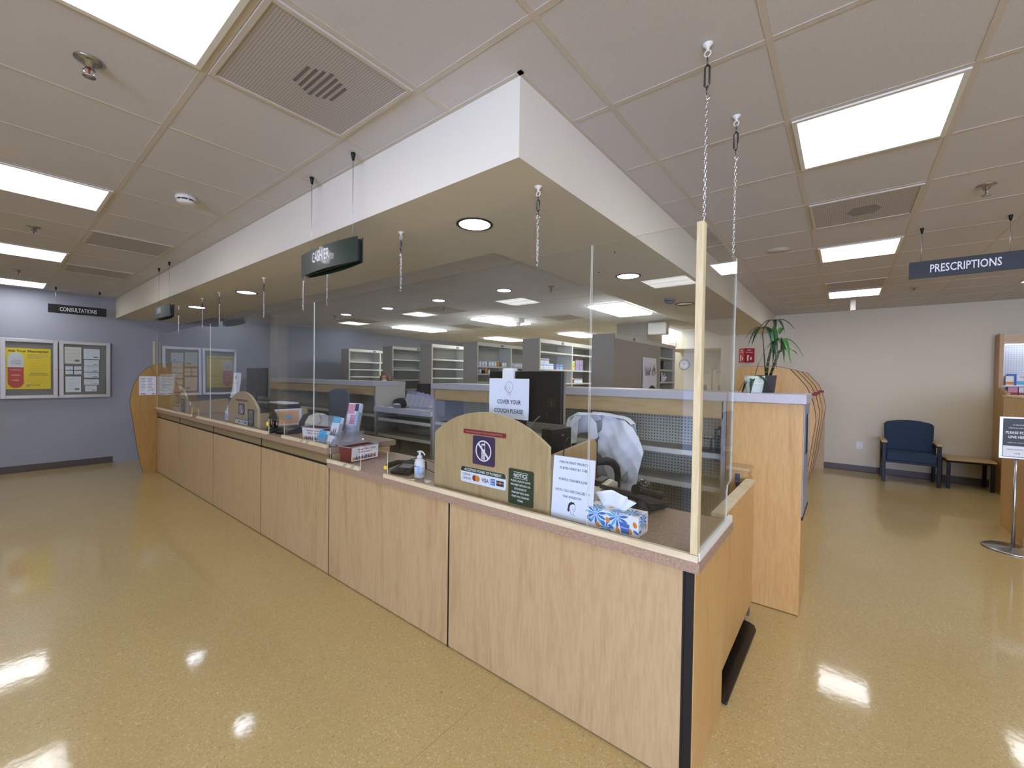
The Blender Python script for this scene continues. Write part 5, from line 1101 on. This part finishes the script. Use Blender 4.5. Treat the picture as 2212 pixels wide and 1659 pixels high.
Hc = H0+face*(-.02)
def hp(a, s_, u_): return Hc+hf*a+hs*s_+hu*u_
def headpt(th, ph):      # th around, ph from chin to crown
    z_ = math.sin(ph); r_ = math.cos(ph); wid = .072+.006*z_; dep = .092
    x_ = r_*math.cos(th); y_ = r_*math.sin(th)
    if z_ < 0: wid *= 1+.25*z_; x_ *= 1+.05*z_
    fx = dep*x_
    if x_ > .8 and -.3 < z_ < .35: fx += .018*math.exp(-((y_/.13)**2))*math.exp(-(((z_+.1)/.16)**2))*1.6      # nose
    if x_ > .5: fx -= .008*math.exp(-(((abs(y_)-.38)/.16)**2))*math.exp(-(((z_-.12)/.1)**2))                        # eye sockets
    return hp(fx, wid*y_, (.112 if z_ < 0 else .084)*z_)
b = MB(); b.grid(lambda u, v: headpt(2*PI*u, -PI/2+PI*v), 40, 28, 'skin')
for s_ in (-1, 1): b.tube([hp(-.005, s_*.074, .02), hp(-.012, s_*.082, .0), hp(-.005, s_*.075, -.025)], [.012, .016, .009], 'skin')
b.build('head', t)
b = MB()
for i in range(-1, 2, 2):
    b.tube([hp(.083, i*.018, .010), hp(.086, i*.030, .007), hp(.078, i*.044, .010)], .0022, 'ink', 6); b.tube([hp(.088, i*.016, .032), hp(.088, i*.030, .036), hp(.076, i*.048, .030)], .003, 'hair', 6)
b.build('eyes', t)
b = MB(); b.grid(lambda u, v: (lambda p: p+(p-Hc).normalized()*(.008+.012*math.exp(-((u-.5)/.2)**2)))(headpt(-1.15+2.3*u, -.95+.88*v)), 16, 10, 'white'); b.build('face_mask', t, solid=.002)
b = MB()
b.grid(lambda u, v: (lambda p: p+(p-Hc).normalized()*(.010+.003*math.sin(14*u*PI)))(headpt(.62+(2*PI-1.24)*u, -.5+(PI/2+.5)*v)), 40, 20, 'hair')
b.grid(lambda u, v: (lambda p: p+(p-Hc).normalized()*.009)(headpt(-.75+1.5*u, .80+(PI/2-.80)*v)), 16, 10, 'hair')
for s_ in (-1, 1): b.grid(lambda u, v: hp(-.08+.12*u, s_*(.078+.012*v+.006*math.sin(6*u)), .03-.16*v), 8, 8, 'hair')
b.build('hair', t, solid=.005)

# ================================================================ plants on the partition end
def leafstrip(b, p0, d, ln, w, droop, m):
    d = Vector(d).normalized(); s_ = d.cross(Vector((0, 0, 1))).normalized(); n = 8; P = Vector(p0)
    def fn(u, v):
        q = P+d*ln*v+Vector((0, 0, -droop*ln*v*v*1.2)); return q+s_*w*(u-.5)*math.sin(PI*(.06+.94*v)**.8)*2*.5+Vector((0, 0, -.15*w*(1-abs(2*u-1))))
    b.grid(fn, 2, n, m)
def pot(c, rt, rb, h, m, lab, sq=False):
    t = thing('potted_plant', lab, 'plant', c)
    b = MB()
    if sq: 
        A = [Vector((c[0]+sx*rb, c[1]+sy*rb, c[2])) for sx, sy in ((-1, -1), (1, -1), (1, 1), (-1, 1))]; B = [Vector((c[0]+sx*rt, c[1]+sy*rt, c[2]+h)) for sx, sy in ((-1, -1), (1, -1), (1, 1), (-1, 1))]
        for i in range(4): b.face([A[i], A[(i+1) % 4], B[(i+1) % 4], B[i]], m)
        b.face(A[::-1], m)
        b.box(c[0]-rt*.97, c[1]-rt*.97, c[2]+h-.015, c[0]+rt*.97, c[1]+rt*.97, c[2]+h-.012, 'soil')
    else:
        prof_ = [(rb, 0)]
        for k in range(12): z_ = h*(k+.5)/13; r_ = rb+(rt-rb)*z_/h; prof_ += [(r_+.0008, z_), (r_-.0008, z_+h*.03)]
        b.lathe(prof_+[(rt, h), (rt-.005, h), (rt-.008, h-.02), (.001, h-.02)], c, m, 32, smooth=False)
    b.build('pot', t, solid=0); return t
c1 = (3.40, .505, 1.438); t = pot(c1, .066, .048, .118, 'pot_white', 'orchid-like plant with dark leaves in a ribbed pale green pot on the partition end')
b = MB(); rn = random.Random(5)
for k in range(9):
    a = 2*PI*k/9+.3; leafstrip(b, (c1[0], c1[1], c1[2]+.105), (math.cos(a), math.sin(a), .75), rn.uniform(.09, .17), .034, rn.uniform(.55, 1.5), 'leaf')
leafstrip(b, (c1[0], c1[1], c1[2]+.11), (0, -.25, 1.2), .11, .03, 0, 'leaf'); leafstrip(b, (c1[0], c1[1], c1[2]+.11), (0, .8, .2), .15, .03, 2.6, 'leaf'); b.build('leaves', t, solid=.001)
c2 = (3.57, .45, 1.438); t = pot(c2, .055, .044, .125, 'pot_dark', 'tall bamboo plant in a dark square pot on the partition end', True)
stems = [((3.56, .455, 1.55), (3.52, .44, 1.66), (3.49, .41, 1.80)), ((3.585, .435, 1.55), (3.55, .40, 1.66), (3.51, .37, 1.74)), ((3.57, .46, 1.55), (3.52, .465, 1.7), (3.48, .475, 1.88))]
for k, s_ in enumerate(stems):
    b = MB(); b.tube(s_, [.0095, .009, .008] if k < 2 else [.004, .004, .003], 'stem', 10)
    if k < 2:
        for j in range(7):
            f_ = j/6; p = Vector(s_[0]).lerp(Vector(s_[1]), min(1, f_*2)) if f_ < .5 else Vector(s_[1]).lerp(Vector(s_[2]), f_*2-1); b.lathe([(.0105, -.002), (.0105, .002)], tuple(p), 'stem_band', 10)
    b.build('stem', t)
b = MB()
def crown(p, n, ln, a0, m, w=.024, dr=.75, spread=2*PI, upz=.55):
    for k in range(n):
        a = a0+spread*k/max(1, n); leafstrip(b, p, (math.cos(a), math.sin(a), upz+rn.uniform(-.15, .25)), ln*.84*rn.uniform(.8, 1.15), w*.85*rn.uniform(.8, 1.2), dr*rn.uniform(.8, 1.5), m)
crown((3.47, .47, 1.90), 6, .19, .6, 'leaf', dr=1.0); crown((3.47, .40, 1.95), 5, .17, 1.3, 'leaf', dr=.9); crown((3.475, .395, 1.80), 4, .15, .2, 'leaf', dr=1.1)
crown((3.5, .36, 1.82), 5, .15, 3.7, 'leaf_bright', .034, 1.0); crown((3.5, .36, 1.75), 3, .16, 4.4, 'leaf_bright', .026, .5, 2.2)
leafstrip(b, (3.49, .40, 1.80), (.1, .05, 1), .14, .05, .1, 'leaf_bright'); leafstrip(b, (3.49, .37, 1.86), (-.1, -.12, .9), .12, .045, .6, 'leaf_bright')
b.tube([(3.475, .395, 1.79), (3.47, .40, 1.95)], .004, 'stem'); b.tube([(3.5, .36, 1.73), (3.5, .36, 1.83)], .004, 'stem'); b.build('leaves', t, solid=.0008)

# ================================================================ prescription counter dividers
dl = ['nearest curved maple divider of the prescription counter, behind the potted plants', 'second curved maple divider from the plants', 'third curved maple divider from the plants', 'farthest curved maple divider, against the cream wall']
for k, x in enumerate((5.98, 6.85, 7.68, 8.93)):
    t = thing('curved_divider', dl[k], 'divider', (x, .6, 0), 'curved dividers of the prescription counter')
    b = MB(); b.prism([(.565-p, z) for p, z in prof(1.70, .53)], 'x', x, x+.045, 'maple_less_daylight', 'maple_edge'); b.build('panel', t)
    b = MB(); b.prism([(.565-p-.004, z+.004*(z > 1.3)) for p, z in prof(1.70, .53)], 'x', x+.0015, x+.006, 'black_gap'); b.build('edge_line', t)
    b = MB(); b.prism([(.565-p-.004, z+.004*(z > 1.3)) for p, z in prof(1.70, .53)], 'x', x+.0395, x+.044, 'black_gap'); b.build('edge_line', t)
    if k:
        b = MB(); b.box(x-.003, .285, 1.33, x-.0005, .36, 1.37, 'maroon'); b.build('number_plate', t)
for k, (a, c) in enumerate(((3.85, 5.975), (6.03, 6.845), (6.90, 7.675), (7.73, 8.925))):
    t = thing('prescription_counter', ('bay of the prescription counter behind the partition end', 'bay of the prescription counter between the first two dividers', 'bay of the prescription counter between the middle dividers', 'bay of the prescription counter between the last two dividers')[k], 'counter', ((a+c)/2, .85, 0), 'prescription counter bays')
    b = MB(); b.box(a, .60, 0, c, 1.15, .93, 'maple'); b.build('base', t)
    b = MB(); b.box(a, .585, .931, c, 1.2, .97, 'laminate'); b.build('worktop', t)
b = MB(); b.box(8.99, .262, 0, 9.02, .60, 1.09, 'maple_y'); tag(b.build('gable_panel'), 'straight narrow maple panel beside the farthest curved divider', 'panel')
# fire extinguisher signs, outlet
t = thing('extinguisher_sign', 'red V-shaped fire extinguisher sign on the cream wall left of the bamboo', 'sign', (9.1, 1.5, 1.87), 'red extinguisher signs')
for k, (p0, p1) in enumerate((((9.2, 1.64), (9.05, 1.53)), ((9.05, 1.53), (9.2, 1.38)))):
    p0, p1 = Vector((*p0, 1.87)), Vector((*p1, 1.87)); fr = Fr((p0+p1)/2, p1-p0, (0, 0, 1)); w = (p1-p0).length/2
    b = MB(); b.fbox(fr, -w, 0, -.002, w, .27, .002, 'red_sign'); b.text(fr, 'FIRE', 0, .23, .026, 'white', .08, z=.003); b.text(fr, 'EXTINGUISHER', 0, .19, .018, 'white', .15, z=.003)
    b.fbox(fr, -.045, .03, .002, -.015, .12, .003, 'white'); b.fbox(fr, -.045, .12, .002, .0, .135, .003, 'white'); b.fbox(fr, .02, .05, .002, .05, .1, .003, 'white'); b.build('plate', t)
b = MB(); b.box(9.16, 1.42, 1.60, 9.219, 1.58, 1.74, 'red_sign'); b.text(FX(9.159, 1.5, 1.71), 'FIRE', 0, 0, .03, 'white', .1); tag(b.build('extinguisher_cabinet'), 'small red box just above the nearest curved divider', 'sign', 'red extinguisher signs')
t = thing('wall_outlet', 'white wall outlet on the cream wall left of the blue chair', 'outlet', (9.21, -.21, .39))
b = MB(); b.box(9.212, -.253, .388, 9.2195, -.167, .508, 'paper'); b.build('plate', t, bevel=.003)
b = MB()
for z_ in (.42, .476):
    for s_ in (-.01, .01): b.box(9.2112, -.21+s_-.002, z_-.008, 9.2122, -.21+s_+.002, z_+.008, 'dark_grey')
b.build('sockets', t)

# ================================================================ waiting chair and table
t = thing('waiting_chair', 'wide blue upholstered chair with black frame and wood armrests by the cream wall', 'chair', (8.85, -.79, 0))
yc = -.79; hw = .30
for s_ in (-1, 1):
    for x in (8.60, 9.08):
        b = MB(); b.box(x-.02, yc+s_*hw-.022, 0, x+.02, yc+s_*hw+.022, .60 if x < 8.8 else .62, 'black'); b.build('leg', t, bevel=.003)
    b = MB(); b.box(8.62, yc+s_*hw-.015, .57, 9.06, yc+s_*hw+.015, .60, 'black'); b.build('side_rail', t)
    b = MB(); b.box(8.56, yc+s_*hw-.035, .602, 9.10, yc+s_*hw+.035, .632, 'maple_x'); b.build('armrest', t, bevel=.008)
b = MB(); b.box(8.60, yc-hw+.02, .30, 9.06, yc+hw-.02, .33, 'black'); b.build('seat_frame', t)
b = MB(); b.grid(lambda u, v: Vector((8.58+.42*u, yc-.27+.54*v, .47-.012*(2*u-1)**4-.006*(2*v-1)**4)), 6, 6, 'chair_blue'); b.box(8.575, yc-.275, .33, 9.0, yc+.275, .462, 'chair_blue'); b.build('seat', t, bevel=.02, seg=3)
b = MB(); pts = [(yc-.275, .46), (yc-.285, .86), (yc-.26, .895), (yc-.13, .925), (yc, .935), (yc+.13, .925), (yc+.26, .895), (yc+.285, .86), (yc+.275, .46)]
b.prism(pts, 'x', 0, .08, 'chair_blue')
for v in b.bm.verts: v.co.x += 8.93+.14*(v.co.z-.46)
b.build('backrest', t, bevel=.02, seg=3)
t = thing('corner_table', 'low trapezoid table with maple top and black legs beside the blue chair', 'table', (8.93, -1.4, 0))
P = [(8.66, -1.17), (8.66, -1.66), (9.18, -1.665), (9.18, -1.12)]; P = [(8.68, -1.175), (8.72, -1.672), (9.19, -1.66), (9.17, -1.125)]
b = MB(); b.prism(P, 'z', .405, .432, 'maple_y'); b.build('tabletop', t, bevel=.004)
b = MB(); b.prism([(8.70, -1.195), (8.74, -1.645), (9.17, -1.635), (9.15, -1.155)], 'z', .375, .404, 'black'); b.build('apron', t)
for x, y in ((8.70, -1.20), (8.75, -1.64), (9.14, -1.17), (9.14, -1.63)): b = MB(); b.box(x-.02, y-.02, 0, x+.02, y+.02, .38, 'black'); b.build('leg', t)

# ================================================================ display cabinet at the right edge
t = thing('display_cabinet', 'tall maple display cabinet with lit pegboard by the cream wall at the right edge', 'cabinet', (8.9, -2.2, 0))
b = MB(); b.prism([(8.60, .0), (8.60, 1.40), (8.97, 1.47), (8.97, 2.235), (9.2, 2.235), (9.2, 0)], 'y', -1.745, -1.705, 'maple_dark'); b.build('side_panel', t)
b = MB(); b.box(8.975, -3.0, 2.09, 9.2, -1.745, 2.235, 'maple_y'); b.build('header', t)
b = MB(); b.box(9.10, -3.0, 1.36, 9.12, -1.745, 2.09, 'peg_white'); b.build('pegboard', t)
b = MB(); b.box(8.62, -3.0, 0, 9.2, -1.745, 1.36, 'maple_less_daylight'); b.build('base', t)
b = MB(); b.box(8.975, -3.0, 1.49, 9.10, -1.745, 1.505, 'white'); b.build('shelf', t)
b = MB(); b.box(8.985, -2.95, 2.075, 9.01, -1.76, 2.088, 'ledbar'); b.build('light_strip', t)
def rbox(x, y, z, w, h, m, m2, lab, txt=None):
    b = MB(); b.box(x, y-w, z, x+.05, y, z+h, m); f_ = FX(x-.0006, y-w/2, z+h/2); b.fbox(f_, -w/2, -h*.42, 0, w/2, -h*.12, .0004, m2)
    if txt: b.text(f_, txt, 0, h*.28, h*.14, 'ink', w*.6, z=.0007)
    tag(b.build('medicine_box'), lab, 'box')
rbox(8.99, -1.775, 1.506, .075, .13, 'white', 'orange', 'small white and blue box at the left end of the lit shelf'); rbox(9.02, -1.80, 1.506, .09, .16, 'blue', 'blue', 'dark blue box behind the first one on the lit shelf')
rbox(8.99, -1.875, 1.506, .125, .155, 'paper', 'sky_blue', 'wide white box with a blue band on the lit shelf', 'Tranquileyes'); rbox(8.99, -1.80, 1.362, .09, .115, 'pink', 'red', 'red and white carton on the lower shelf of the lit display')
rbox(8.99, -1.90, 1.362, .045, .115, 'paper', 'red', 'narrow white carton with red letters on the lower shelf'); rbox(8.99, -1.952, 1.362, .12, .115, 'sky_blue', 'acid', 'turquoise carton at the edge of the lower shelf')
t = thing('low_cabinet', 'plain maple counter-high cabinet behind the line sign stand', 'cabinet', (6.46, -1.7, 0))
b = MB(); b.box(6.075, -2.2, .0, 6.86, -1.345, 1.385, 'maple_less_daylight'); b.build('body', t, bevel=.002, seg=1)
b = MB(); b.box(6.07, -2.21, 1.386, 6.865, -1.338, 1.405, 'pine'); b.build('top', t)
# line sign stand
t = thing('sign_stand', 'round-based metal stand holding the please form line here sign', 'sign stand', (5.86, -1.235, 0))
b = MB(); b.lathe([(.195, 0), (.2, .006), (.19, .016), (.03, .024), (.02, .03)], (5.86, -1.235, 0), 'steel', 48); b.build('base', t)
b = MB(); b.cyl((5.86, -1.235, .025), (5.86, -1.235, .86), .0125, 'steel', 16); b.build('pole', t)
fr = Fr((5.85, -1.24, 1.033), (.08, -1, 0), (0, 0, 1)); b = MB(); hw, hh = .115, .19
for q in ((-hw, -hh, -hw+.02, hh), (hw-.02, -hh, hw, hh), (-hw+.02, -hh, hw-.02, -hh+.014), (-hw+.02, hh-.014, hw-.02, hh)): b.fbox(fr, q[0], q[1], -.012, q[2], q[3], .006, 'steel')
b.fbox(fr, -hw+.01, -hh+.01, -.01, hw-.01, hh-.01, 0, 'dark_grey'); b.build('frame', t)
b = MB(); b.fbox(fr, -.093, -.07, 0, .093, .174, .0015, 'notice_dark'); b.text(fr, 'TO PROVIDE', 0, .118, .011, 'white', .068, z=.0018); b.text(fr, 'PERSONAL PRIVACY', 0, .09, .011, 'white', .115, z=.0018)
b.text(fr, 'PLEASE FORM', 0, .048, .024, 'white', .15, z=.0018, bold=.02); b.text(fr, 'LINE HERE', 0, .008, .024, 'white', .115, z=.0018, bold=.02); b.text(fr, "UNTIL IT'S YOUR TURN", 0, -.045, .010, 'white', .125, z=.0018); b.text(fr, '~ ~', 0, .152, .012, 'ink_soft', .04, z=.0018)
b.build('sign_plate', t)
b = MB(); b.fbox(fr, -.09, -.172, .0, .093, -.075, .0022, 'white'); b.text(fr, 'PRESCRIPTIONS', 0, -.108, .013, 'ink', .135, z=.0026); b.text(fr, 'LINE', 0, -.142, .013, 'ink', .036, z=.0026); b.build('paper_insert', t)
print('objects', len(bpy.data.objects))
